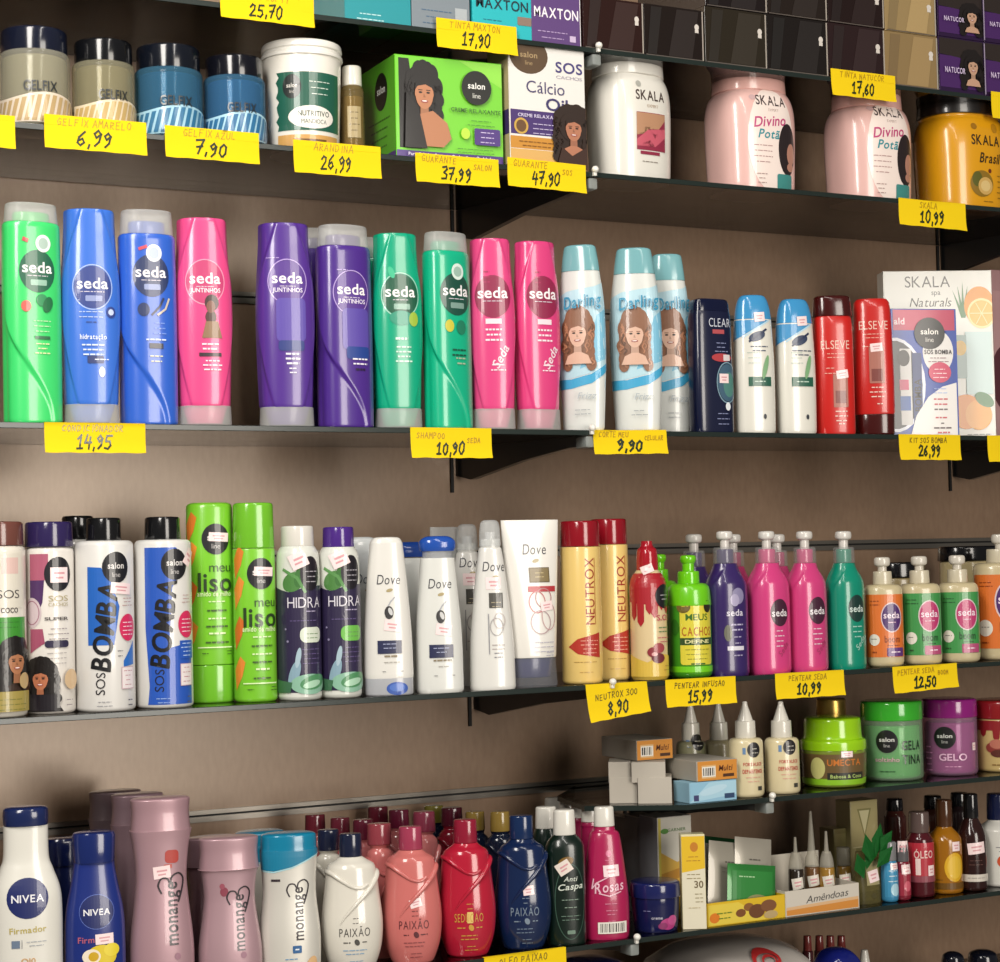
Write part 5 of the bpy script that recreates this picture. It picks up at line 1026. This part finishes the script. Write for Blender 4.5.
o, H = paixao(413, 826, 30, 12, 25, 'c8706c', '9c3a54', 'salmon pink draped-collar oil bottle in front', 3, '5c2a30', '8a4448'); o.label(sticker_(2, H * .55, 12, 9, 15), name='price_sticker', ystep=4)
o, H = paixao(468, 819, 29, 12, 25, 'b01e36', '8c1c34', 'crimson red draped-collar oil bottle', 3, 'c89a3c', 'c89a3c', word='SEDUÇÃO'.replace('Ç', 'C').replace('Ã', 'A')); o.label(r_(1, H * .36, 6, 12, 'e0c070', 1), name='price_sticker', ystep=4)
o, H = paixao(524, 815, 28.5, 12, 25, '13244a', '142a52', 'dark blue draped-collar oil bottle', 3, '7a8a9c', '6a7c94'); o.label(sticker_(4, H * .55, 11, 10, 5), name='price_sticker', ystep=4)
back = [(331, 829, 'd2cec2', '1a2038', 'white oil bottle with navy cap behind the white front one', .055, 11.5), (382, 823, 'bd6a68', '8a3a44', 'salmon oil bottle with copper red cap just behind the salmon front one', .055, 13),
        (366, 819, 'a85f60', '5c1c2e', 'plum-capped oil bottle right behind the navy-capped white one', .092, 11), (427, 811, 'b86a6a', '7c3044', 'rose-capped oil bottle between the salmon and crimson bottles', .092, 12),
        (343, 817, 'a85f60', '6a2434', 'dull maroon-capped oil bottle second from left in the back rows', .128, 10.5), (318, 814, 'a85f60', '6a2230', 'maroon-capped oil bottle farthest left in the back rows', .164, 11),
        (402, 809, 'a85f60', '641c34', 'maroon-capped oil bottle behind the salmon front bottle', .164, 11), (455, 807, '7a1626', '4a1424', 'dark plum-capped oil bottle behind the crimson one', .164, 11.5), (381, 806, 'a85f60', '6a2030', 'maroon-capped oil bottle standing highest above the copper red cap', .2, 11),
        (503, 811, '141c30', '8c7438', 'gold-capped dark oil bottle behind the dark blue bottle', .092, 10.5), (478, 811, '141c30', '8c7438', 'gold-capped dark oil bottle behind the crimson bottle', .128, 10.5), (437, 805, '141c30', '7c7430', 'gold-capped dark oil bottle left of the plum cap', .2, 10.5)]
for px, top, body, capc, lab, ins, cw in back: paixao(px, top, 17, cw * .95, 24, body, capc, lab, 3, None, None, ins, yF(px))

GC = 'slim bottles with white flip caps'
def slim(px, yb, hw, h, cap, cw, body, lab, face, art, inset, taper):
    o = B('shampoo_bottle', lab, 'bottle', 'F', px, yb, hw, k=.7, face=face, group=GC, inset=inset, H=h)
    H = h - cap
    o.part('body', cr([(0, hw * .9), (4, hw * .98), (H * .3, hw), (H * taper, hw * .93), (H * .9, hw * .68), (H - 4, cw * 1.05), (H, cw * .98)] if taper < .7 else [(0, hw * .9), (4, hw * .98), (H * .3, hw), (H * .8, hw), (H * .93, hw * .9), (H, cw)], 6), M(body), n=2.2)
    o.part('cap', cyl(H + .2, h, cw, cw * .92, .8, 2), M('dcd9d0'), n=2.1)
    if art: o.label(art, ystep=4)
    return o
slim(567, yF(567), 20, yF(567) - 809, 27, 11.5, '0a1c15', 'very dark green slim bottle with white cap, in front', 4, ring_(2, 46, 16, 40, .8, '3c5a4c') + e_(-2, 88, 8, 5, '7a5a20', 20) + sticker_(-4, 82, 15, 13, 32, 'e6dad0') + t_('Anti', 2, 70, 7, 'c8d0c4', shear=.25) + t_('Caspa', 2, 62, 9, 'd0d8cc', 4, shear=.25, w=26) + l_(2, 48, 22, 1, 4, '8aa090', 1) + l_(2, 40, 14, 1, 4, '8aa090', 1) + l_(2, 31, 20, 2, 4, '6a8474', .9) + r_(2, 14, 8, 4, '6a8474', 1), .006, .8)
slim(549, yF(549), 15, yF(549) - 806, 25, 11, '0e221c', 'dark green slim bottle behind, next to the dark blue oil bottle', 4, None, .058, .8)
slim(607, yF(607) - 1, 23, yF(607) - 807, 21, 10.5, 'a81c50', 'magenta slim bottle with white cap, in front beside the navy jar', 5, e_(1, 90, 3, 3.5, 'd06a90') + l_(1, 83, 10, 1, 3, 'd06a90') + sticker_(3, 72, 16, 12, 2, 'f0d8dc') + t_('Rosas', 0, 56, 15, 'e6b8c8', 6, shear=.2, w=30) + stroke_([(-15, 64), (-17, 54), (-12, 60), (0, 66)], 1.2, 'e6b8c8') + stroke_([(-10, 49), (0, 46), (12, 50)], 1.2, 'e6b8c8') + l_(2, 38, 16, 1, 4, 'd884a4', 1) + l_(2, 31, 14, 2, 4, 'd884a4', 1) + l_(2, 20, 8, 1, 4, 'd884a4', 1) + barcode_(3, 13, 30, 12), .006, .5)
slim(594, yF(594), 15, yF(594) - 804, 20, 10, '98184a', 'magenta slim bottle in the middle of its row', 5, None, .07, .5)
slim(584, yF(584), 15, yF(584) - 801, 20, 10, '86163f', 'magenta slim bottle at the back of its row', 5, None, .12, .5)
slim(571, yF(571), 14, yF(571) - 798, 22, 9.5, '0e221c', 'dark green slim bottle far back, only its white cap seen left of the magenta row', 4, None, .165, .8)
slim(557, yF(557), 14, yF(557) - 797, 22, 9.5, '0e221c', 'dark green slim bottle farthest back, only its white cap seen above the other green ones', 4, None, .2, .8)

# boxes, jar, displays
b = [Box('serum_box', lab, 'box', 'F', xl, xr, 932, 116, .04, 'c9c5bc', inset=ins, group='white and grey boxes behind the navy jar') for xl, xr, ins, lab in
     ((660, 694, .075, 'white and grey box with a small green mark, in front of its row'), (645, 677, .118, 'white and grey box in the middle of its row behind the navy jar'), (631, 662, .161, 'white and grey box at the back of its row beside the magenta bottle'))]
for k, q in enumerate(b):
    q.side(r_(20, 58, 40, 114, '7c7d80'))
    q.front(r_(0, 58, 33, 114, 'cfccc0') + r_(-15, 58, 2.5, 114, 'c9b850') + (e_(-10, 100, 4, 3, '5a9040') + t_('GARNIER', 2, 101, 5, '5a7a4c', w=18) + p_([(-14, 20), (14, 30), (14, 72), (2, 64), (-14, 76)], 'd0a848') + p_([(-14, 40), (14, 50), (14, 60), (-14, 52)], 'b88430') if k == 0 else []))
o = B('cream_jar', 'navy blue low jar with pink flower on the label', 'jar', 'F', 656, 938, 25, face=6, inset=.006, H=58)
o.part('jar', cr([(0, 20), (3, 22), (30, 24), (40, 24)], 4), M('161a48', 'gl')); o.part('lid', cyl(40, 58, 25.5, 25, 1, 3), M('1c2258', 'gl'))
o.label(l_(2, 46, 0.1, 1, 3, '3a4480') + t_('creme', -4, 18, 5, 'c8c8d8', w=11) + e_(8, 10, 9, 7, 'b03a7c') + e_(13, 14, 6, 6, 'c0508c') + e_(2, 8, 5, 4, '8a2a64') + l_(-14, 26, 8, 1, 3, '8a8ab8', 1), 'jar')
b = Box('sunscreen_box', 'slim yellow and white box standing upright', 'box', 'F', 683, 707, 931, 97, .018, 'dcd4a8', inset=.006, rz=-26, group=None)
b.front(r_(0, 48, 23, 95, 'ded8c0') + p_([(-11.5, 58), (11.5, 62), (11.5, 95), (-11.5, 95)], 'e0b81c') + e_(1, 84, 4, 5, 'c07a1c') + l_(0, 74, 14, 2, 4, 'a8701c', 1) + t_('30', 5, 46, 10, '6a5a3c', w=9) + l_(0, 56, 14, 2, 4, '8a7a4c', 1) + l_(5, 36, 10, 3, 4, '8a7a4c', 1) + l_(0, 22, 14, 1, 4, 'b8a880', 1))
def tray(xl, xr, yb, h, lab, col, art, inset=.008, depth=.075):
    Yf = YF + inset; P, s = at((xl + xr) / 2, yb, Yf); w = at(xr, yb, Yf)[0].x - at(xl, yb, Yf)[0].x
    r = empty('display_box', (P.x, Yf + depth / 2, SH['F']), lab, 'box', None); t = .0012; H = h * s; bm = bmesh.new()
    bm_box(bm, -w / 2, w / 2, -depth / 2, depth / 2, 0, t); bm_box(bm, -w / 2, w / 2, -depth / 2, -depth / 2 + t, t, H); bm_box(bm, -w / 2, w / 2, depth / 2 - t, depth / 2, t, H * 2)
    bm_box(bm, -w / 2, -w / 2 + t, -depth / 2 + t, depth / 2 - t, t, H); bm_box(bm, w / 2 - t, w / 2, -depth / 2 + t, depth / 2 - t, t, H)
    obj('tray', bm, M(col, 'mt'), r, smooth=False); xs = w / s / (xr - xl)
    bm, mats = art_mesh(art, lambda u, v, o_: Vector((u * xs, -depth / 2 - o_, v)), s); obj('front_print', bm, mats, r, smooth=False)
    return r, w, s, P, Yf
r, w, s, P, Yf = tray(708, 786, 925, 23, 'yellow open display box holding seed sachets', 'd8b420', r_(0, 11.5, 77, 22, 'd9b422') + p_([(-38, 1), (20, 1), (-8, 21), (-38, 21)], 'e0c848') + e_(-32, 8, 5, 5, 'd87a1c') + e_(-6, 10, 5, 4, '7a4a24') + e_(2, 15, 5, 4, '8a5a2c') + e_(10, 10, 8, 7, '6a4024') + e_(22, 14, 8, 6, '7c5030') + e_(24, 5, 7, 4, 'b8a070') + l_(-22, 12, 16, 2, 5, '5a7a1c', 1.4), depth=.11)
def sachet(x, y, z0, wd, hh, col, lean, art, lab, roll=0):
    q = empty('sachet', (P.x + x, Yf + y, SH['F'] + z0), lab, 'sachet', 'sachets standing in the yellow display box'); q.rotation_euler = (math.radians(-lean), math.radians(roll), 0)
    bm = bmesh.new(); nx, nz = 8, 8; V = {}
    for sd in (0, 1):
        for i in range(nx + 1):
            for j in range(nz + 1):
                u = i / nx * 2 - 1; v = j / nz * 2 - 1; th = .0035 * (1 - u ** 4) * (1 - v ** 4) + .0002
                V[sd, i, j] = bm.verts.new((u * wd / 2, (-th if sd == 0 else th), (v + 1) * hh / 2))
    for i in range(nx):
        for j in range(nz):
            bm.faces.new((V[0, i, j], V[0, i + 1, j], V[0, i + 1, j + 1], V[0, i, j + 1])); bm.faces.new((V[1, i, j], V[1, i, j + 1], V[1, i + 1, j + 1], V[1, i + 1, j]))
    bmesh.ops.remove_doubles(bm, verts=bm.verts[:], dist=.0003)
    obj('pouch', bm, M(col, 'sa'), q)
    if art:
        bm, mats = art_mesh(art, lambda u, v, o_: Vector((u, -(.0035 * (1 - (2 * u / wd) ** 4) * (1 - (2 * v / hh - 1) ** 4) + .0004) - o_, v)), s, 5, 5); obj('print', bm, mats, q, smooth=False)
gp = lambda: l_(0, 54, 16, 1, 4, '5a564e', 1.8) + l_(0, 48, 22, 2, 4, '8a867c', 1)
sachet(-.012, .024, .004, .056, .088, 'a39d90', 10, gp(), 'grey sachet second from the left in the yellow display box', 10)
sachet(-.028, .036, .004, .05, .086, 'a8a295', 10, None, 'grey sachet leaning at the left end of the yellow display box', 12)
sachet(.024, .021, .004, .054, .09, 'aaa497', 10, gp(), 'grey sachet with a line of dark print in the middle of the display box', 9)
sachet(.012, .008, .003, .07, .062, '2c7a34', 8, r_(0, 26, 50, 40, '2c7f36') + e_(6, 14, 16, 9, '8a8a5c') + e_(16, 10, 6, 5, '7a4a28') + l_(-8, 40, 22, 1, 4, 'a8d0a0', 1.6), 'bright green sachet in front in the yellow display box', 8)
sachet(.02, .06, .03, .06, .066, '1c4a28', 30, None, 'dark green sachet lying at the back of the yellow display box', 10)
sachet(-.012, .075, .03, .05, .06, '9c968a', 25, None, 'grey sachet tilted back behind the green ones', 4)
r, w2, s2, P2, Yf2 = tray(786, 860, 914, 25, 'white and orange open display box of little ampoules', 'cfc8ba', r_(0, 12.5, 73, 24, 'cdc6ba') + p_([(-36, 1), (36, 1), (36, 9), (-36, 6)], 'd08a3c') + p_([(-36, 6), (36, 9), (36, 12), (-36, 9)], 'd8b084') + t_('Amêndoas', 4, 16, 10, '2a2a2c', 4, bold=0, shear=.3, w=42), depth=.08)
for i, (px, top, c, lab) in enumerate(((797, 838, '2a221c', 'dark little ampoule at the left end of the orange and white display'), (813, 812, '6a4a2c', 'little ampoule with the tallest clear tip in the display'), (828, 832, '9a7430', 'amber little ampoule right of the tallest tip'), (845, 848, '6a5020', 'stubby capped ampoule at the right end of the display'))):
    o = B('ampoule', lab, 'ampoule', 'F', px, 909, 8.5, face=2, inset=.028 + .012 * (i % 2), group='little ampoules in the orange and white display', H=909 - top); o.root.location.z += .0014
    h = 909 - top; hb = 40
    o.part('vial', cyl(0, hb, 8, 7.6, 2, 2), M(c, 'gl')); 
    if i < 3: o.part('tip', cr([(hb, 7.2), (hb + 8, 6.4), (hb + 16, 4), (h - 22, 2.6), (h, 1.2)], 4), M('cfcabc', 'frost'))
    else: o.part('cap', cyl(hb, h, 7, 6.8, 1, 1.5), M('8a867a', 'frost'))
    o.label(sticker_(0, 26, 12, 11, 10, 'e4ded2'), 'vial')

b = Box('serum_box', 'tall olive cream box standing at the back behind the green leafy packet', 'box', 'F', 853, 880, 901, 101, .03, 'a89c6c', inset=.09)
b.front(r_(0, 50, 26, 99, 'b0a474') + p_([(-7, 92), (7, 92), (0, 60)], '8a8454') + p_([(-5, 90), (5, 90), (0, 64)], 'd0c89c') + r_(0, 30, 18, 40, '8a8454') + r_(0, 50, 24, 1, 'd0c89c'))
b = Box('serum_box', 'low olive box half hidden left of the tall olive cream box', 'box', 'F', 836, 856, 904, 76, .03, '6a6238', inset=.10)
b.front(r_(0, 40, 18, 60, '787044'))
o = B('packet', 'clear packet with green leaves in front of the olive box', 'packet', 'F', 868, 904, 14, k=.5, rz=0, inset=.02, H=54)
o.part('sleeve', [(0, 13, .5, 3), (20, 13, .5, 3), (44, 12, .3, 3), (54, 11, .1, 3)], M('7a7248', 'frost'), n=3); o.label(r_(2, 32, 16, 26, '9a9068') + sticker_(3, 28, 13, 12, 10) + e_(2, 8, 3, 3, '4a4424'), 'sleeve')
bm = bmesh.new()
for i, (x, z, a, l) in enumerate(((-8, 34, 70, 34), (4, 46, 80, 34), (-12, 26, 110, 28), (8, 50, 55, 26), (-4, 42, 105, 30), (2, 36, 45, 28))):
    a = math.radians(a); S_ = o.s; d = Vector((math.cos(a), 0, math.sin(a))); nrm = Vector((-d.z, 0, d.x)); base = Vector((x * S_, -.011 - .001 * i, z * S_))
    v = [bm.verts.new(p) for p in (base, base + d * l * S_ * .5 + nrm * 8 * S_, base + d * l * S_ + Vector((0, -.002, 0)), base + d * l * S_ * .5 - nrm * 8 * S_)]
    bm.faces.new(v)
bmesh.ops.solidify(bm, geom=bm.faces[:], thickness=.0006); obj('leaves', bm, M('237a34'), o.root, smooth=False)

GB2 = 'small hair oil bottles at the right end of the bottom shelf'
def vial(px, yb, hw, h, cap, cw, body, capc, lab, art=None, inset=.01, kind='gl', sh=6, capk='gl'):
    o = B('oil_bottle', lab, 'bottle', 'F', px, yb, hw, face=4, group=GB2, inset=inset, H=h); H = h - cap
    o.part('body', cyl(0, 3, hw, hw, 3, .1)[:4] + cr([(3, hw), (H - sh * 2, hw), (H - sh, hw * .93), (H - 2, cw * 1.02), (H, cw * .9)], 4), M(body, kind)); o.part('cap', cyl(H, h, cw, cw * .95, .6, 1.5), M(capc, capk))
    if art: o.label(art, ystep=4)
    return o
vial(890, 898, 8.5, 57, 18, 7.5, '3a84ac', '7a7a7c', 'tiny blue bottle with grey cap', r_(0, 20, 18, 30, '3f8fb8') + l_(0, 30, 10, 3, 5, 'c8dce4', 1.2) + e_(2, 12, 5, 6, 'a8d0e0') + sticker_(2, 34, 9, 6))
vial(903, 897, 8, 55, 18, 7.2, '7a2030', '5c5a5c', 'tiny dark red bottle beside the tiny blue one', r_(0, 16, 16, 22, '98283c') + sticker_(1, 30, 11, 9) + e_(1, 14, 4, 5, 'c85a6c') + sticker_(-2, 50, 10, 14, 0))
vial(897, 886, 11, 88, 12, 8.5, '4a2420', '121014', 'brown bottle with black cap behind the tiny blue one', None, .08)
vial(921, 893, 14, 82, 20, 10.5, '4a141c', '5c4c48', 'dark red bottle with red label and brown cap', r_(0, 34, 42, 38, 'b02838') + t_('ÓLEO', 0, 42, 10, 'e0c0b8', w=20) + r_(-6, 30, 5, 16, 'e8d0cc') + r_(0, 18, 42, 6, '8a4450') + sticker_(8, 26, 8, 10), .012)
vial(935, 880, 12, 85, 13, 9, '3c2018', '0f0e12', 'black-capped brown bottle behind the red-labelled one', None, .09)
o = vial(946, 889, 17, 90, 26, 8.5, '9a6414', '4a2c18', 'amber oil bottle with a lemon on its label', e_(6, 26, 11, 14, 'd8a81c') + e_(6, 26, 8, 11, 'e0b838') + sticker_(8, 46, 9, 9) + r_(0, 8, 40, 6, '6a4810') + l_(-10, 14, 8, 3, 4, '5a3c10', 1), .012, sh=10)
vial(962, 884, 12, 92, 14, 9, '241a1c', '101216', 'dark bottle with black cap behind the lemon bottle', None, .08)
o = vial(973, 887, 14.5, 94, 24, 7.5, '2c1614', '121214', 'dark brown sloping bottle with black cap and white price sticker', sticker_(1, 42, 18, 11, 6) + r_(0, 13, 44, 7, 'cfc8bc') + l_(0, 13, 20, 1, 3, '8a8278', 1) + l_(0, 30, 16, 2, 4, '5a3a34', 1), .01, sh=14)
o = vial(1000, 885, 20, 92, 26, 11, 'd2d0c8', '161d40', 'white bottle with navy cap cut by the right border', r_(4, 52, 12, 12, '2a2a30', 1) + l_(2, 40, 18, 2, 4, '6a6a70', 1) + e_(0, 26, 6, 6, 'c8502c') + e_(4, 22, 4, 4, 'b03a2c') + stroke_([(0, 18), (4, 34)], 1, '8a6a5c'), .012, kind='pl', sh=8)

# ------------------------------------------------------------------ lowest shelf, only its contents show at the bottom border
glass_shelf('G', -1.4, 1.5, 'lowest smoked glass shelf below the bottom border, under the plastic packs')
def pack(px, w_px, top, dpt, lab, col, art, inset):
    P, s = at(px, 1000, YF + inset + dpt / 2); z1 = at(px, top, YF + inset + dpt / 2)[0].z; hh = z1 - SH['G']; w = w_px * s
    q = empty('plastic_pack', (P.x, YF + inset + dpt / 2, SH['G']), lab, 'pack', 'plastic packs on the lowest shelf'); bm = bmesh.new()
    bmesh.ops.create_uvsphere(bm, u_segments=40, v_segments=24, radius=1)
    def sp_(c, e): return math.copysign(abs(c) ** e, c)
    for v in bm.verts:
        c = v.co.copy(); k = 1 + .05 * math.sin(c.x * 9 + c.z * 5) * (1 - c.z * c.z) + .03 * math.sin(c.y * 14 + c.x * 6)
        v.co = Vector((sp_(c.x, .75) * w / 2 * k, sp_(c.y, .7) * dpt / 2 * k, hh / 2 + sp_(c.z, .8) * hh / 2))
    o = obj('wrapper', bm, M(col, 'gl'), q, ang=80)
    def mp(u, v, off):                            # print follows the bulging top front of the pack
        x = u; zz = max(-.98, min(.98, (v - hh / 2) / (hh / 2))); zc = math.copysign(abs(zz) ** (1 / .8), zz); xc = max(-.95, min(.95, x / (w / 2))); xc = math.copysign(abs(xc) ** (1 / .75), xc)
        yc = -math.sqrt(max(0, 1 - zc * zc - xc * xc)) ** .7; k = 1 + .05 * math.sin(xc * 9 + zc * 5) * (1 - zc * zc) + .03 * math.sin(yc * 14 + xc * 6)
        return Vector((x * k, yc * dpt / 2 * k - off * 6, v + off * 4))
    if art:
        bm, mats = art_mesh(art(hh / s), mp, s, 4, 4); obj('print', bm, mats, q, smooth=False)
def redc(H): return ring_(6, H - 14, 17, 9, 4, 'b02c2c') + ring_(8, H - 15, 9, 5, 2, 'b02c2c')
pack(728, 165, 937, .17, 'grey white plastic pack with a red emblem at the bottom border', 'a8a29c', redc, .01)
pack(592, 95, 957, .13, 'dark blue plastic pack at the bottom border under the magenta bottle', '18205c', None, .03)
pack(838, 46, 947, .06, 'dark blue pack corner right of the red emblem pack', '161e6c', None, .012)
for i, px in enumerate((810, 822, 833, 844)):
    yb = 1036; o = B('nail_polish_bottle', ('red-capped little bottle %s' % ('at the left end of its row behind the packs', 'second in its row behind the packs', 'third in its row behind the packs', 'at the right end of its row behind the packs')[i]), 'bottle', 'G', px, yb, 6, face=1, inset=.15, group='red-capped little bottles behind the packs', H=101)
    o.part('bottle', cyl(0, 78, 6, 5.5, 1, 2), M('4a2024', 'gl')); o.part('cap', cyl(78, 101, 4.4, 3.8, .4, 1), M('7a3430', 'gl'))
for px, top, c, lab in ((848, 949, 'b8c0b0', 'pale greenish nozzle tip at the bottom border'), (867, 949, 'd4d0c6', 'white nozzle tip at the bottom border')):
    o = B('dropper_bottle', lab, 'bottle', 'G', px, 1042, 11, face=1, inset=.09, group='nozzle bottles at the bottom border', H=1042 - top); h = 1042 - top
    o.part('body', cyl(0, h - 26, 11, 10.6, 2, 3), M('a8a49a')); o.part('nozzle', cr([(h - 26, 6), (h - 14, 4.6), (h - 2, 3.4), (h, 2)], 4), M(c))
for px, top, hw_, lab in ((955, 951, 13, 'black domed cap at the bottom border, left of the navy one'), (985, 949, 17, 'dark navy domed cap at the bottom border near the right corner')):
    o = B('lotion_bottle', lab, 'bottle', 'G', px, 1030, hw_, face=1, inset=.05, group='dark capped bottles at the bottom border', H=1030 - top); h = 1030 - top
    o.part('body', cyl(0, h - 24, hw_, hw_ * .98, 2, 3), M('20243a')); o.part('cap', cr([(h - 24, hw_ * .9), (h - 8, hw_ * .8), (h - 2, hw_ * .5), (h, hw_ * .2)], 5), M('12141f', 'gl'))

# ------------------------------------------------------------------ light: ceiling tubes of the shop
w = bpy.data.worlds.new('world'); bpy.context.scene.world = w; w.use_nodes = True
w.node_tree.nodes['Background'].inputs[0].default_value = (1, .96, .9, 1); w.node_tree.nodes['Background'].inputs[1].default_value = .09
def lamp(name, loc, aim, sx, sy, power, colr=(1, .95, .87), sp=None):
    l = bpy.data.lights.new(name, 'AREA'); l.shape = 'RECTANGLE'; l.size = sx; l.size_y = sy; l.energy = power; l.color = colr
    o = bpy.data.objects.new(name, l); C.objects.link(o); o.location = loc
    o.rotation_euler = (Vector(aim) - Vector(loc)).to_track_quat('-Z', 'Y').to_euler(); return o
lamp('ceiling_tube', (-.25, -1.9, 2.75), (-.25, -1.5, 0), .12, 2.2, 11, (1, .95, .88))
lamp('ceiling_tube', (-1.25, -1.35, 2.4), (-.6, -.2, 1.25), .4, 1.4, 30, (1, .95, .88))
lamp('shop_window', (.5, -4.3, 1.6), (.0, 0, 1.4), 1.4, 2.3, 88, (1, .93, .84))

sc = bpy.context.scene
sc.view_settings.view_transform = 'Standard'; sc.view_settings.look = 'None'; sc.view_settings.gamma = 1; sc.view_settings.exposure = 0.12
